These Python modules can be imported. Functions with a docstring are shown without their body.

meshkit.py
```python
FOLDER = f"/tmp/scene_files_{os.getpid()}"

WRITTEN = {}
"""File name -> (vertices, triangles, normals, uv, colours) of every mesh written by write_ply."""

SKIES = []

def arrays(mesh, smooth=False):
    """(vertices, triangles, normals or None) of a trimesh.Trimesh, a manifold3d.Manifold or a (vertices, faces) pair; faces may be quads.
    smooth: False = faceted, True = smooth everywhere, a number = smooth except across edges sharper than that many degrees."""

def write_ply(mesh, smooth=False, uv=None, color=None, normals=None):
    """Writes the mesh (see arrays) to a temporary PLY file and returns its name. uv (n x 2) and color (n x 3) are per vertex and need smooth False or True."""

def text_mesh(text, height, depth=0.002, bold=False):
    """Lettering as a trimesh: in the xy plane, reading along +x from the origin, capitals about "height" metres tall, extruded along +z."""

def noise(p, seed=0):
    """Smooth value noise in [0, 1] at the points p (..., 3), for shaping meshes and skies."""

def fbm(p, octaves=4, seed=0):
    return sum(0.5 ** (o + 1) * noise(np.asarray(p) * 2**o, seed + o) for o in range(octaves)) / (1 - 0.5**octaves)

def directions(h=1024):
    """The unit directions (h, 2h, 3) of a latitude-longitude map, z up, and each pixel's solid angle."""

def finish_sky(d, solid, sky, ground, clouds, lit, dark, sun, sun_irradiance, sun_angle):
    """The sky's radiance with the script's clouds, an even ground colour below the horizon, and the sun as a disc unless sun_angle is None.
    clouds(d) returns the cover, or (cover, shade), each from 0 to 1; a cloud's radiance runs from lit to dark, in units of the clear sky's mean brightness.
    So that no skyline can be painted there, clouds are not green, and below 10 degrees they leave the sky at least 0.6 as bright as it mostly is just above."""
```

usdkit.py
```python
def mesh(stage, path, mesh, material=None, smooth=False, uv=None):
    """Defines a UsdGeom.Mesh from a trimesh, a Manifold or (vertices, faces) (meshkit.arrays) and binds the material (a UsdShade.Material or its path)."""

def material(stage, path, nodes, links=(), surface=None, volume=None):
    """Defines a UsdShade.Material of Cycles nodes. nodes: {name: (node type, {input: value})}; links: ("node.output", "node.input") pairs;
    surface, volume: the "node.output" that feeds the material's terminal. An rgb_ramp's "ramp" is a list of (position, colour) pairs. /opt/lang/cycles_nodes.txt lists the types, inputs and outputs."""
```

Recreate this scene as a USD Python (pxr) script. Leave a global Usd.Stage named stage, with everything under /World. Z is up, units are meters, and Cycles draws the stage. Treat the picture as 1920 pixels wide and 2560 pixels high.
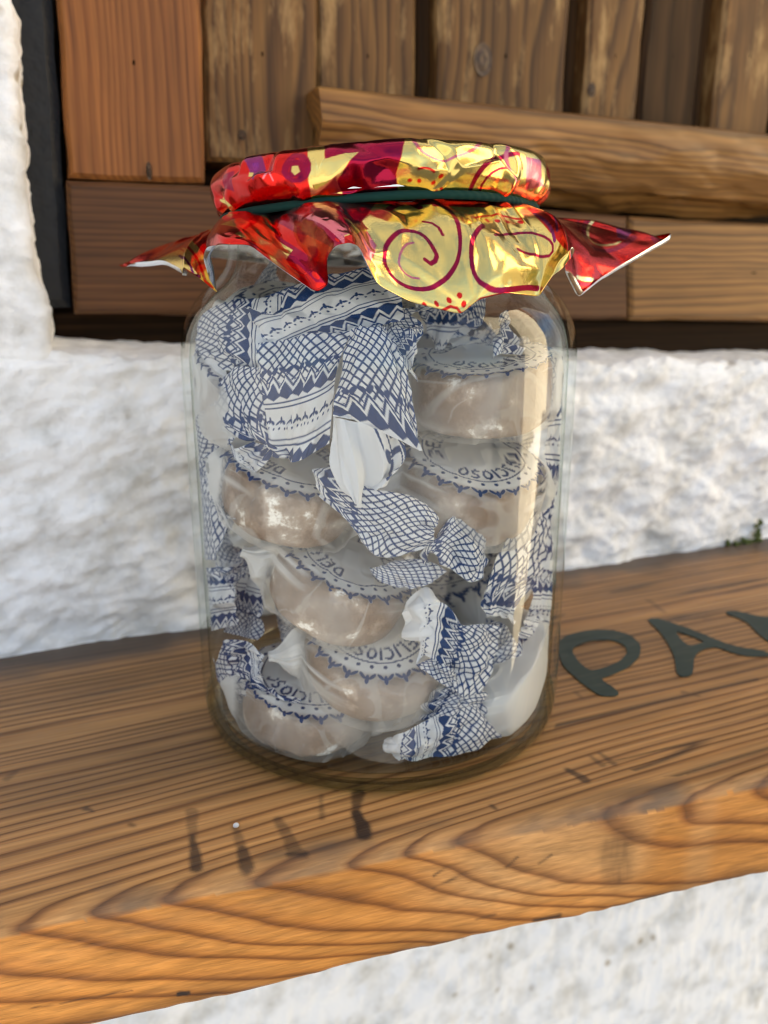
import math, numpy as np, trimesh, usdkit, meshkit
from scipy.interpolate import RectBivariateSpline, interp1d
from scipy.ndimage import gaussian_filter1d
from shapely.geometry import Polygon
from pxr import Usd, UsdGeom, UsdLux, UsdShade, Gf, Sdf, Vt

stage = Usd.Stage.CreateInMemory()
UsdGeom.SetStageUpAxis(stage, UsdGeom.Tokens.z)
UsdGeom.SetStageMetersPerUnit(stage, 1.0)
UsdGeom.Xform.Define(stage, '/World')
UsdGeom.Scope.Define(stage, '/World/Looks')
rng = np.random.default_rng(7)

# ------------------------------------------------------------------ camera
PITCH, ROLL, YAW = 0.26849, -0.00233, math.radians(67.5)
EYE = np.array([-0.07971, -0.19556, 0.11525])
FPX = 1923.0                                    # focal length for a picture 1920 wide
FW = np.array([math.cos(YAW)*math.cos(PITCH), math.sin(YAW)*math.cos(PITCH), -math.sin(PITCH)])
_r = np.array([math.sin(YAW), -math.cos(YAW), 0.0]); _u = np.cross(_r, FW)
RT = math.cos(ROLL)*_r + math.sin(ROLL)*_u
UP = -math.sin(ROLL)*_r + math.cos(ROLL)*_u
LAT, VIEW, Z = _r, np.array([math.cos(YAW), math.sin(YAW), 0.0]), np.array([0, 0, 1.0])
cam = UsdGeom.Camera.Define(stage, '/World/camera')
M = Gf.Matrix4d(*RT, 0, *UP, 0, *(-FW), 0, *EYE, 1)
cam.AddTransformOp().Set(M)
cam.CreateHorizontalApertureAttr(24.0); cam.CreateVerticalApertureAttr(32.0)
cam.CreateFocalLengthAttr(24.0*FPX/1920); cam.CreateClippingRangeAttr(Gf.Vec2f(0.005, 500))
cam.CreateFStopAttr(24.0/1.5); cam.CreateFocusDistanceAttr(0.151)
cam.CreateExposureAttr(2.88)

# ------------------------------------------------------------------ sky and sun (the sun stands behind the house wall)
SUN = np.array([-0.52, 0.64, 0.57]); SUN /= np.linalg.norm(SUN)
usdkit.material(stage, '/World/Looks/sky_look', {
    'tc': ('texture_coordinate', {}),
    'mp': ('mapping', {'scale': (1, 1, 2.2)}),
    'n': ('noise_texture', {'scale': 2.3, 'detail': 6, 'roughness': 0.55}),
    'r': ('rgb_ramp', {'ramp': [(0.36, (0, 0, 0)), (0.62, (1, 1, 1))]}),
    's': ('sky_texture', {'sky_type': 'single_scattering', 'sun_disc': False, 'sun_elevation': math.asin(SUN[2]), 'sun_rotation': math.atan2(SUN[0], SUN[1])}),
    'm': ('mix', {'mix_type': 'mix', 'color2': (2.8, 2.7, 2.6)}),
    'b': ('background_shader', {'strength': 0.05})},
    [('tc.generated', 'mp.vector'), ('mp.vector', 'n.vector'), ('n.fac', 'r.fac'), ('r.color', 'm.fac'), ('s.color', 'm.color1'), ('m.color', 'b.color')], surface='b.background')
dome = UsdLux.DomeLight.Define(stage, '/World/sky')
UsdShade.MaterialBindingAPI.Apply(dome.GetPrim()).Bind(UsdShade.Material.Get(stage, '/World/Looks/sky_look'))
dome.GetPrim().SetCustomDataByKey('kind', 'structure')
sun = UsdLux.DistantLight.Define(stage, '/World/sun')
sun.CreateNormalizeAttr(True); sun.CreateIntensityAttr(1.25); sun.CreateAngleAttr(0.5); sun.CreateColorAttr(Gf.Vec3f(1, 0.93, 0.82))
zz = SUN; xx = np.cross([0, 0, 1], zz); xx /= np.linalg.norm(xx); yy = np.cross(zz, xx)
sun.AddTransformOp().Set(Gf.Matrix4d(*xx, 0, *yy, 0, *zz, 0, 0, 0, 0, 1))

# ------------------------------------------------------------------ helpers
used = {}
def numbered(path):
    n = used.get(path, 0); used[path] = n + 1
    return path if n == 0 else f'{path}_{n:03d}'
def tag(p, label=None, cat=None, group=None, kind=None):
    p = p.GetPrim() if hasattr(p, 'GetPrim') else p
    for k, v in (('label', label), ('category', cat), ('group', group), ('kind', kind)):
        if v: p.SetCustomDataByKey(k, v)
    return p
def thing(name, label, cat, group=None, kind=None):
    path = numbered('/World/' + name)
    tag(UsdGeom.Xform.Define(stage, path), label, cat, group, kind)
    return path
def obj(name, mesh, mat, parent='/World', smooth=False, **attrs):
    path = numbered(parent + '/' + name)
    m = usdkit.mesh(stage, path, mesh, LOOK[mat], smooth=smooth)
    api = UsdGeom.PrimvarsAPI(m)
    for k, v in attrs.items():
        v = np.asarray(v, np.float32)
        if v.ndim == 1: api.CreatePrimvar(k, Sdf.ValueTypeNames.FloatArray, 'vertex').Set(Vt.FloatArray.FromNumpy(v))
        else: api.CreatePrimvar(k, Sdf.ValueTypeNames.Color3fArray, 'vertex').Set(Vt.Vec3fArray.FromNumpy(v))
    return path
def ray(x, y):
    d = FW + RT*(x - 960)/FPX - UP*(y - 1280)/FPX
    return d/np.linalg.norm(d)
def on_y(x, y, Y):
    d = ray(x, y); return EYE + d*(Y - EYE[1])/d[1]
def on_z(x, y, zv=0.0):
    d = ray(x, y); return EYE + d*(zv - EYE[2])/d[2]
def on_q(x, y, q):
    """the point q metres nearer than the jar's axis"""
    d = ray(x, y); return EYE + d*((-q - EYE @ VIEW)/(d @ VIEW))
def in_jar(x, y, inset, rad=0.0487):
    """the point INSET centimetres behind the inner face of the glass"""
    d = ray(x, y); a = d[0]**2 + d[1]**2; b = EYE[0]*d[0] + EYE[1]*d[1]; c = EYE[0]**2 + EYE[1]**2 - rad**2
    t = (-b - math.sqrt(max(b*b - a*c, 0)))/a
    return EYE + d*(t + inset*0.01/math.sqrt(a))
def grid_faces(n, m, wrap=False):
    i, j = np.meshgrid(np.arange(n - 1), np.arange(m if wrap else m - 1), indexing='ij')
    k = (j + 1) % m
    return np.stack([i*m + j, i*m + k, (i + 1)*m + k, (i + 1)*m + j], -1).reshape(-1, 4)
def fbm(p, f, o=3, seed=0):
    return meshkit.fbm(np.asarray(p)*f + 100.37, o, seed) - 0.5
def smoothstep(a, b, x):
    t = np.clip((x - a)/(b - a), 0, 1); return t*t*(3 - 2*t)

# ------------------------------------------------------------------ looks
LOOK = {}
def look(name, nodes, links=(), surface='p.BSDF', volume=None):
    LOOK[name] = usdkit.material(stage, '/World/Looks/' + name, nodes, links, surface, volume)
def wood(name, along, pith, period, stops, rough=0.4, fibre=1.0, dist=0.004, extra=None, coat=0.0, shift=(0, 0, 0), bump=0.25, sag=None, vary=3.0, spec=0.3, blot=(0.66, 1.14)):
    """rings round a pith line that runs ALONG an axis, in metres"""
    sc = [1, 1, 1]; sc['xyz'.index(along)] = 0.0
    fs = [900, 900, 900]; fs['xyz'.index(along)] = 22
    ns = [30, 30, 30]; ns['xyz'.index(along)] = 7
    bs = [25, 25, 25]; bs['xyz'.index(along)] = 6
    nodes = {
        'g': ('geometry', {}),
        'off': ('vector_math', {'math_type': 'subtract', 'vector2': tuple(np.add(pith, shift))}),
        'nm': ('mapping', {'scale': tuple(ns), 'location': tuple(np.multiply(shift, 37))}),
        'n': ('noise_texture', {'scale': 1.0, 'detail': 2.5, 'roughness': 0.5}),
        'nc': ('vector_math', {'math_type': 'subtract', 'vector2': (0.5, 0.5, 0.5)}),
        'ns': ('vector_math', {'math_type': 'scale', 'scale': dist*2}),
        'ad': ('vector_math', {'math_type': 'add'}),
        'sq': ('vector_math', {'math_type': 'multiply', 'vector2': tuple(sc)}),
        'ln': ('vector_math', {'math_type': 'length'}),
        'dv': ('math', {'math_type': 'divide', 'value2': period}),
        'fr': ('math', {'math_type': 'fraction'}),
        'rp': ('rgb_ramp', {'ramp': stops}),
        'fm': ('mapping', {'scale': tuple(fs)}),
        'f': ('noise_texture', {'scale': 1.0, 'detail': 2, 'roughness': 0.6}),
        'fm2': ('map_range', {'from_min': 0.25, 'from_max': 0.75, 'to_min': 1 - 0.28*fibre, 'to_max': 1 + 0.25*fibre}),
        'bm': ('mapping', {'scale': tuple(bs), 'location': (3.3, 1.7, 9.1)}),
        'bn': ('noise_texture', {'scale': 1.0, 'detail': 4, 'roughness': 0.6}),
        'bm2': ('map_range', {'from_min': 0.3, 'from_max': 0.7, 'to_min': blot[0], 'to_max': blot[1]}),
        'mu': ('math', {'math_type': 'multiply'}),
        'vm': ('vector_math', {'math_type': 'scale'}),
        'bp': ('bump', {'strength': bump, 'distance': 0.0006}),
        'p': ('principled_bsdf', {'roughness': rough, 'specular_ior_level': spec, 'coat_weight': coat, 'coat_roughness': 0.25}),
    }
    links = [('g.position', 'off.vector1'), ('g.position', 'nm.vector'), ('nm.vector', 'n.vector'), ('n.color', 'nc.vector1'), ('nc.vector', 'ns.vector1'),
             ('off.vector', 'ad.vector1'), ('ns.vector', 'ad.vector2'), ('ad.vector', 'sq.vector1'), ('sq.vector', 'ln.vector1'), ('ln.value', 'dv.value1'), ('dv.value', 'fr.value1'),
             ('fr.value', 'rp.fac'), ('g.position', 'fm.vector'), ('fm.vector', 'f.vector'), ('f.fac', 'fm2.value'), ('g.position', 'bm.vector'), ('bm.vector', 'bn.vector'), ('bn.fac', 'bm2.value'),
             ('fm2.result', 'mu.value1'), ('bm2.result', 'mu.value2'), ('rp.color', 'vm.vector1'), ('mu.value', 'vm.scale'), ('f.fac', 'bp.height'), ('bp.normal', 'p.normal')]
    if sag:
        nodes.update({'sgx': ('separate_xyz', {}), 'sgm': ('map_range', {'range_type': 'smoothstep', 'from_min': sag[0], 'from_max': sag[1], 'to_min': sag[2], 'to_max': sag[3]}), 'sgc': ('combine_xyz', {}), 'sga': ('vector_math', {'math_type': 'subtract'})})
        links = [l for l in links if l[1] != 'off.vector1'] + [('g.position', 'sgx.vector'), ('sgx.x', 'sgm.value'), ('sgm.result', 'sgc.z'), ('g.position', 'sga.vector1'), ('sgc.vector', 'sga.vector2'), ('sga.vector', 'off.vector1')]
    if vary:
        nodes.update({'wn': ('noise_texture', {'dimensions': '1D', 'scale': 1.0, 'detail': 1}), 'wsc': ('math', {'math_type': 'multiply', 'value2': 55.0}), 'wm': ('math', {'math_type': 'multiply', 'value2': vary}), 'wa': ('math', {'math_type': 'add'})})
        links = [l for l in links if l[0] != 'dv.value'] + [('ln.value', 'wsc.value1'), ('wsc.value', 'wn.w'), ('wn.fac', 'wm.value1'), ('wm.value', 'wa.value1'), ('dv.value', 'wa.value2'), ('wa.value', 'fr.value1')]
    last = 'vm.vector'
    if extra:
        nodes.update(extra[0]); links += extra[1]; links.append((last, extra[2])); last = extra[3]
    links.append((last, 'p.base_color'))
    look(name, nodes, links)

# shelf: rings, plus stains, grey weathering and worn varnish given per vertex
wood('shelf_wood', 'x', (0, -0.125, 0.010), 0.0036,
     [(0, (0.115, 0.051, 0.018)), (0.05, (0.21, 0.10, 0.035)), (0.14, (0.315, 0.168, 0.063)), (0.45, (0.345, 0.19, 0.074)), (0.75, (0.285, 0.145, 0.052)), (0.92, (0.15, 0.069, 0.024)), (1, (0.11, 0.049, 0.017))], sag=(-0.14, 0.06, 0.030, 0.0),
     rough=0.5, fibre=1.15, dist=0.0036, coat=0.06, bump=0.5, vary=4.5, blot=(0.6, 1.3), extra=(
     {'w': ('attribute', {'attribute': 'wear'}), 'sp': ('separate_color', {}),
      'mo': ('mix', {'mix_type': 'multiply', 'color2': (1.42, 1.05, 0.52)}),
      'mw': ('mix', {'mix_type': 'multiply', 'color2': (1.55, 1.5, 1.45)}),
      'mg': ('mix', {'mix_type': 'mix', 'color2': (0.068, 0.054, 0.045)}),
      'mk': ('mix', {'mix_type': 'mix', 'color2': (0.025, 0.014, 0.01)}),
      'o': ('attribute', {'attribute': 'varnish'})},
     [('w.color', 'sp.color'), ('o.fac', 'mo.fac'), ('sp.b', 'mw.fac'), ('sp.g', 'mg.fac'), ('sp.r', 'mk.fac'), ('mo.color', 'mw.color1'), ('mw.color', 'mg.color1'), ('mg.color', 'mk.color1')],
     'mo.color1', 'mk.color'))
FLAKE = ({'km': ('mapping', {'scale': (90, 90, 26)}), 'kn': ('noise_texture', {'scale': 1.0, 'detail': 5, 'roughness': 0.65}), 'kr': ('rgb_ramp', {'ramp': [(0.52, (0, 0, 0)), (0.66, (0.75, 0.75, 0.75))]}), 'kx': ('mix', {'mix_type': 'mix', 'color2': (0.34, 0.21, 0.085)})},
         [('g.position', 'km.vector'), ('km.vector', 'kn.vector'), ('kn.fac', 'kr.fac'), ('kr.color', 'kx.fac')], 'kx.color1', 'kx.color')
red = [(0, (0.14, 0.046, 0.010)), (0.2, (0.235, 0.088, 0.020)), (0.7, (0.205, 0.073, 0.017)), (1, (0.14, 0.046, 0.010))]
tan = [(0, (0.05, 0.021, 0.005)), (0.2, (0.15, 0.073, 0.019)), (0.7, (0.11, 0.05, 0.013)), (1, (0.05, 0.021, 0.005))]
drk = [(0, (0.02, 0.010, 0.004)), (0.3, (0.055, 0.027, 0.010)), (1, (0.025, 0.012, 0.004))]
wood('stile_wood', 'z', (0.3, -0.2, 0), 0.0022, red, rough=0.6)
wood('rail_wood', 'x', (0, -0.1, 0.42), 0.0022, [(p, tuple(np.multiply(c, (0.46, 0.5, 0.6)))) for p, c in red], rough=0.6)
wood('board_wood', 'z', (0.25, -0.3, 0), 0.0026, tan, rough=0.65, dist=0.006, extra=FLAKE)
wood('pale_rail_wood', 'x', (0, -0.05, 0.36), 0.003, [(p, tuple(np.multiply(c, (1.75, 1.75, 1.8)))) for p, c in tan], rough=0.45, dist=0.006)
wood('dark_board_wood', 'z', (0.3, -0.3, 0), 0.003, drk, rough=0.6, dist=0.006, spec=0.12)
look('knot_wood', {'g': ('geometry', {}), 'n': ('noise_texture', {'scale': 400, 'detail': 4}), 'r': ('rgb_ramp', {'ramp': [(0.3, (0.03, 0.016, 0.008)), (0.7, (0.10, 0.055, 0.025))]}), 'p': ('principled_bsdf', {'roughness': 0.6})}, [('g.position', 'n.vector'), ('n.fac', 'r.fac'), ('r.color', 'p.base_color')])
wood('sill_wood', 'x', (0, 0, 0.3), 0.003, [(p, tuple(np.multiply(c, 0.5))) for p, c in drk], rough=0.8, spec=0.1)

look('plaster', {
    'g': ('geometry', {}), 'n': ('noise_texture', {'scale': 60, 'detail': 5, 'roughness': 0.6}), 'r': ('rgb_ramp', {'ramp': [(0.25, (0.46, 0.45, 0.42)), (0.42, (0.66, 0.66, 0.655)), (0.55, (0.79, 0.795, 0.805)), (1, (0.83, 0.835, 0.845))]}),
    'v': ('voronoi_texture', {'scale': 75, 'randomness': 1.0}), 'vr': ('rgb_ramp', {'ramp': [(0.0, (0.45, 0.37, 0.27)), (0.12, (0.6, 0.55, 0.47)), (0.2, (1, 1, 1))]}),
    'n3': ('noise_texture', {'scale': 24, 'detail': 2}), 'n3r': ('rgb_ramp', {'ramp': [(0.49, (0, 0, 0)), (0.57, (1, 1, 1))]}),
    'm': ('mix', {'mix_type': 'multiply'}), 'n2': ('noise_texture', {'scale': 380, 'detail': 5, 'roughness': 0.7}), 'b': ('bump', {'strength': 0.65, 'distance': 0.0012}),
    'p': ('principled_bsdf', {'roughness': 0.85, 'specular_ior_level': 0.25})},
    [('g.position', 'n.vector'), ('g.position', 'n2.vector'), ('g.position', 'n3.vector'), ('g.position', 'v.vector'), ('n.fac', 'r.fac'), ('v.distance', 'vr.fac'), ('n3.fac', 'n3r.fac'), ('n3r.color', 'm.fac'),
     ('r.color', 'm.color1'), ('vr.color', 'm.color2'), ('m.color', 'p.base_color'), ('n2.fac', 'b.height'), ('b.normal', 'p.normal')])
look('ground_look', {'g': ('geometry', {}), 'n': ('noise_texture', {'scale': 3, 'detail': 6}), 'r': ('rgb_ramp', {'ramp': [(0.3, (0.17, 0.16, 0.15)), (0.7, (0.25, 0.24, 0.225))]}), 'p': ('principled_bsdf', {'roughness': 0.9})},
     [('g.position', 'n.vector'), ('n.fac', 'r.fac'), ('r.color', 'p.base_color')])
look('cream_plaster', {'g': ('geometry', {}), 'n': ('noise_texture', {'scale': 2, 'detail': 6}), 'r': ('rgb_ramp', {'ramp': [(0.3, (0.72, 0.60, 0.40)), (0.7, (0.82, 0.71, 0.50))]}), 'p': ('principled_bsdf', {'roughness': 0.9})},
     [('g.position', 'n.vector'), ('n.fac', 'r.fac'), ('r.color', 'p.base_color')])
look('dark_paint', {'g': ('geometry', {}), 'n': ('noise_texture', {'scale': 160, 'detail': 4}), 'b': ('bump', {'strength': 0.8, 'distance': 0.002}), 'p': ('principled_bsdf', {'base_color': (0.016, 0.017, 0.019), 'roughness': 0.5, 'specular_ior_level': 0.2})},
     [('g.position', 'n.vector'), ('n.fac', 'b.height'), ('b.normal', 'p.normal')])
look('letter_paint', {'g': ('geometry', {}), 'mp': ('mapping', {'scale': (60, 1500, 400)}), 'n': ('noise_texture', {'scale': 1, 'detail': 4, 'roughness': 0.7}), 'r': ('rgb_ramp', {'ramp': [(0.3, (0.010, 0.022, 0.018)), (0.6, (0.020, 0.038, 0.031)), (0.72, (0.10, 0.07, 0.04))]}), 'p': ('principled_bsdf', {'roughness': 0.6})},
     [('g.position', 'mp.vector'), ('mp.vector', 'n.vector'), ('n.fac', 'r.fac'), ('r.color', 'p.base_color')])
look('glass', {'lw': ('layer_weight', {'blend': 0.5}), 'r': ('rgb_ramp', {'ramp': [(0.0, (0.040,)*3), (0.3, (0.05,)*3), (0.5, (0.10,)*3), (0.72, (0.17,)*3), (0.86, (0.30,)*3), (1.0, (0.85,)*3)]}),
               'c': ('rgb_ramp', {'ramp': [(0.0, (0.985, 0.995, 0.99)), (0.6, (0.98, 0.99, 0.985)), (0.85, (0.92, 0.945, 0.925)), (1.0, (0.6, 0.68, 0.61))]}),
               't': ('transparent_bsdf', {}), 'g': ('glossy_bsdf', {'roughness': 0.025, 'color': (1, 1, 1)}), 'm': ('mix_closure', {}), 'ge': ('geometry', {}), 'inn': ('mix', {'mix_type': 'mix', 'color2': (0.006, 0.006, 0.006)})},
     [('lw.facing', 'r.fac'), ('lw.facing', 'c.fac'), ('c.color', 't.color'), ('r.color', 'inn.color1'), ('ge.backfacing', 'inn.fac'), ('inn.color', 'm.fac'), ('t.BSDF', 'm.closure1'), ('g.BSDF', 'm.closure2')], surface='m.closure')
look('thick_glass', {'lw': ('layer_weight', {'blend': 0.5}), 'r': ('rgb_ramp', {'ramp': [(0.0, (0.03,)*3), (0.5, (0.05,)*3), (0.75, (0.14,)*3), (1.0, (0.8,)*3)]}),
               'c': ('rgb_ramp', {'ramp': [(0.0, (0.90, 0.92, 0.84)), (0.6, (0.80, 0.83, 0.70)), (1.0, (0.42, 0.47, 0.32))]}),
               't': ('transparent_bsdf', {}), 'g': ('glossy_bsdf', {'roughness': 0.02}), 'm': ('mix_closure', {})},
     [('lw.facing', 'r.fac'), ('lw.facing', 'c.fac'), ('c.color', 't.color'), ('r.color', 'm.fac'), ('t.BSDF', 'm.closure1'), ('g.BSDF', 'm.closure2')], surface='m.closure')
look('tin', {'p': ('principled_bsdf', {'base_color': (0.7, 0.7, 0.7), 'metallic': 1.0, 'roughness': 0.3})})
look('foil', {
    'a': ('attribute', {'attribute': 'print'}), 'g': ('geometry', {}), 'm': ('mix', {'mix_type': 'mix', 'color2': (0.74, 0.75, 0.77)}),
    'n': ('noise_texture', {'scale': 900, 'detail': 2}), 'b': ('bump', {'strength': 0.12, 'distance': 0.0003}),
    'p': ('principled_bsdf', {'metallic': 1.0, 'roughness': 0.19})},
    [('a.color', 'm.color1'), ('g.backfacing', 'm.fac'), ('m.color', 'p.base_color'), ('g.position', 'n.vector'), ('n.fac', 'b.height'), ('b.normal', 'p.normal')])
look('cord_green', {'g': ('geometry', {}), 'w': ('wave_texture', {'wave_type': 'bands', 'bands_direction': 'diagonal', 'scale': 240, 'distortion': 1.0}), 'b': ('bump', {'strength': 0.35, 'distance': 0.0003}),
     'p': ('principled_bsdf', {'base_color': (0.006, 0.032, 0.027), 'roughness': 0.8, 'specular_ior_level': 0.12})},
     [('g.position', 'w.vector'), ('w.fac', 'b.height'), ('b.normal', 'p.normal')])
INK = (0.015, 0.050, 0.17)
look('printed_paper', {
    'a': ('attribute', {'attribute': 'ink'}), 'm': ('mix', {'mix_type': 'mix', 'color1': (0.74, 0.755, 0.79), 'color2': INK}),
    'g': ('geometry', {}), 'n': ('noise_texture', {'scale': 260, 'detail': 4}), 'b': ('bump', {'strength': 0.35, 'distance': 0.0006}),
    'p': ('principled_bsdf', {'roughness': 0.6, 'specular_ior_level': 0.18}), 't': ('translucent_bsdf', {}), 'x': ('mix_closure', {'fac': 0.3})},
    [('a.fac', 'm.fac'), ('m.color', 'p.base_color'), ('m.color', 't.color'), ('g.position', 'n.vector'), ('n.fac', 'b.height'), ('b.normal', 'p.normal'), ('p.BSDF', 'x.closure1'), ('t.BSDF', 'x.closure2')], surface='x.closure')
look('waxed_paper', {
    'a': ('attribute', {'attribute': 'ink'}), 'o': ('attribute', {'attribute': 'veil'}), 'm': ('mix', {'mix_type': 'mix', 'color1': (0.78, 0.785, 0.785), 'color2': INK}),
    'g': ('geometry', {}), 'n': ('noise_texture', {'scale': 220, 'detail': 4}), 'b': ('bump', {'strength': 0.3, 'distance': 0.0006}),
    'p': ('principled_bsdf', {'roughness': 0.5, 'specular_ior_level': 0.22}), 't': ('translucent_bsdf', {}), 'x': ('mix_closure', {'fac': 0.35}),
    'tr': ('transparent_bsdf', {'color': (1, 0.98, 0.95)}), 'y': ('mix_closure', {})},
    [('a.fac', 'm.fac'), ('m.color', 'p.base_color'), ('m.color', 't.color'), ('g.position', 'n.vector'), ('n.fac', 'b.height'), ('b.normal', 'p.normal'), ('p.BSDF', 'x.closure1'), ('t.BSDF', 'x.closure2'),
     ('o.fac', 'y.fac'), ('tr.BSDF', 'y.closure1'), ('x.closure', 'y.closure2')], surface='y.closure')
look('biscuit_crumb', {
    'g': ('geometry', {}), 'n': ('noise_texture', {'scale': 85, 'detail': 5, 'roughness': 0.65}), 'r': ('rgb_ramp', {'ramp': [(0.3, (0.15, 0.098, 0.066)), (0.52, (0.215, 0.147, 0.103)), (0.60, (0.36, 0.28, 0.22)), (0.65, (0.85, 0.83, 0.8))]}),
    'n2': ('noise_texture', {'scale': 900, 'detail': 3}), 'b': ('bump', {'strength': 0.6, 'distance': 0.0006}), 'p': ('principled_bsdf', {'roughness': 0.85})},
    [('g.position', 'n.vector'), ('n.fac', 'r.fac'), ('r.color', 'p.base_color'), ('g.position', 'n2.vector'), ('n2.fac', 'b.height'), ('b.normal', 'p.normal')])
look('moss_look', {'p': ('principled_bsdf', {'base_color': (0.06, 0.08, 0.015), 'roughness': 0.9})})

# ------------------------------------------------------------------ ground, neighbouring house, house wall
def box(x0, x1, y0, y1, z0, z1):
    b = trimesh.creation.box([x1 - x0, y1 - y0, z1 - z0]); b.apply_translation([(x0 + x1)/2, (y0 + y1)/2, (z0 + z1)/2]); return b
tag(stage.GetPrimAtPath(obj('ground', (np.array([[-60, -60, -0.95], [60, -60, -0.95], [60, 60, -0.95], [-60, 60, -0.95]], float), np.array([[0, 1, 2, 3]])), 'ground_look')), kind='structure')
nb = thing('neighbour_house', 'cream sunlit house front mirrored as a bright strip on the right of the jar', 'house')
HX = 1.6
obj('wall', box(HX, HX + 3, -1.5, -0.50, -0.95, 2.2), 'cream_plaster', nb)
obj('roof', trimesh.creation.extrude_polygon(Polygon([(0, 0), (3.6, 0), (1.8, 0.9)]), 1.2, engine='earcut').apply_transform(np.array([[1, 0, 0, HX - 0.15], [0, 0, 1, -1.6], [0, 1, 0, 2.2], [0, 0, 0, 1.0]])), 'stile_wood', nb)
obj('window_shutter', box(HX - 0.02, HX, -0.98, -0.86, -0.3, 0.5), 'stile_wood', nb)

WY = 0.0715                                       # front face of the house wall
wall = thing('plaster_wall', 'rough whitewashed plaster wall with deep window ledge behind the shelf', 'wall', kind='structure')
def plaster_noise(p):
    q = p*np.array([0.75, 1, 1.25])
    return 0.0036*fbm(q, 38, 2, 3) + 0.0062*fbm(q, 80, 2, 5) + 0.0042*np.abs(fbm(q, 190, 2, 9)) + 0.0019*fbm(q, 420, 3, 11)
ledge_x = np.array([-0.6, -0.1, -0.061, -0.007, 0.131, 0.223, 0.7]); ledge_z = np.array([0.1, 0.1, 0.0985, 0.0962, 0.0900, 0.0870, 0.083])
def lower_wall():
    xs = np.concatenate([np.linspace(-0.42, -0.17, 60)[:-1], np.linspace(-0.17, 0.36, 420), np.linspace(0.36, 0.62, 60)[1:]])
    zl = np.interp(xs, ledge_x, ledge_z)
    s = np.concatenate([np.linspace(-0.42, -0.24, 40)[:-1], np.linspace(-0.24, 0.0, 190)])            # below the ledge's lip
    arc = np.linspace(0, math.pi/2, 12)[1:]; back = np.linspace(0.006, 0.07, 40)
    rr = 0.006; P = []
    for k in s: P.append(np.stack([xs, 0*xs + WY, zl - rr + k + 0*xs], -1))
    for a in arc: P.append(np.stack([xs, 0*xs + WY + rr*(1 - math.cos(a)), zl - rr + rr*math.sin(a)], -1))
    for b in back[1:]: P.append(np.stack([xs, 0*xs + WY + b, zl + 0.10*(b - 0.006)], -1))
    P = np.array(P); nrm = np.zeros_like(P); n0 = len(s)
    nrm[:n0, :, 1] = -1
    for i, a in enumerate(arc): nrm[n0 + i, :, 1] = -math.cos(a); nrm[n0 + i, :, 2] = math.sin(a)
    nrm[n0 + len(arc):, :, 2] = 1
    d = plaster_noise(P.reshape(-1, 3)).reshape(P.shape[:2])
    d[n0 + len(arc):] *= 0.5
    P = P + nrm*d[..., None]
    return P.reshape(-1, 3), grid_faces(P.shape[0], P.shape[1])
v, f = lower_wall(); obj('ledge_wall', (v, f), 'plaster', wall, smooth=True)
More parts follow.
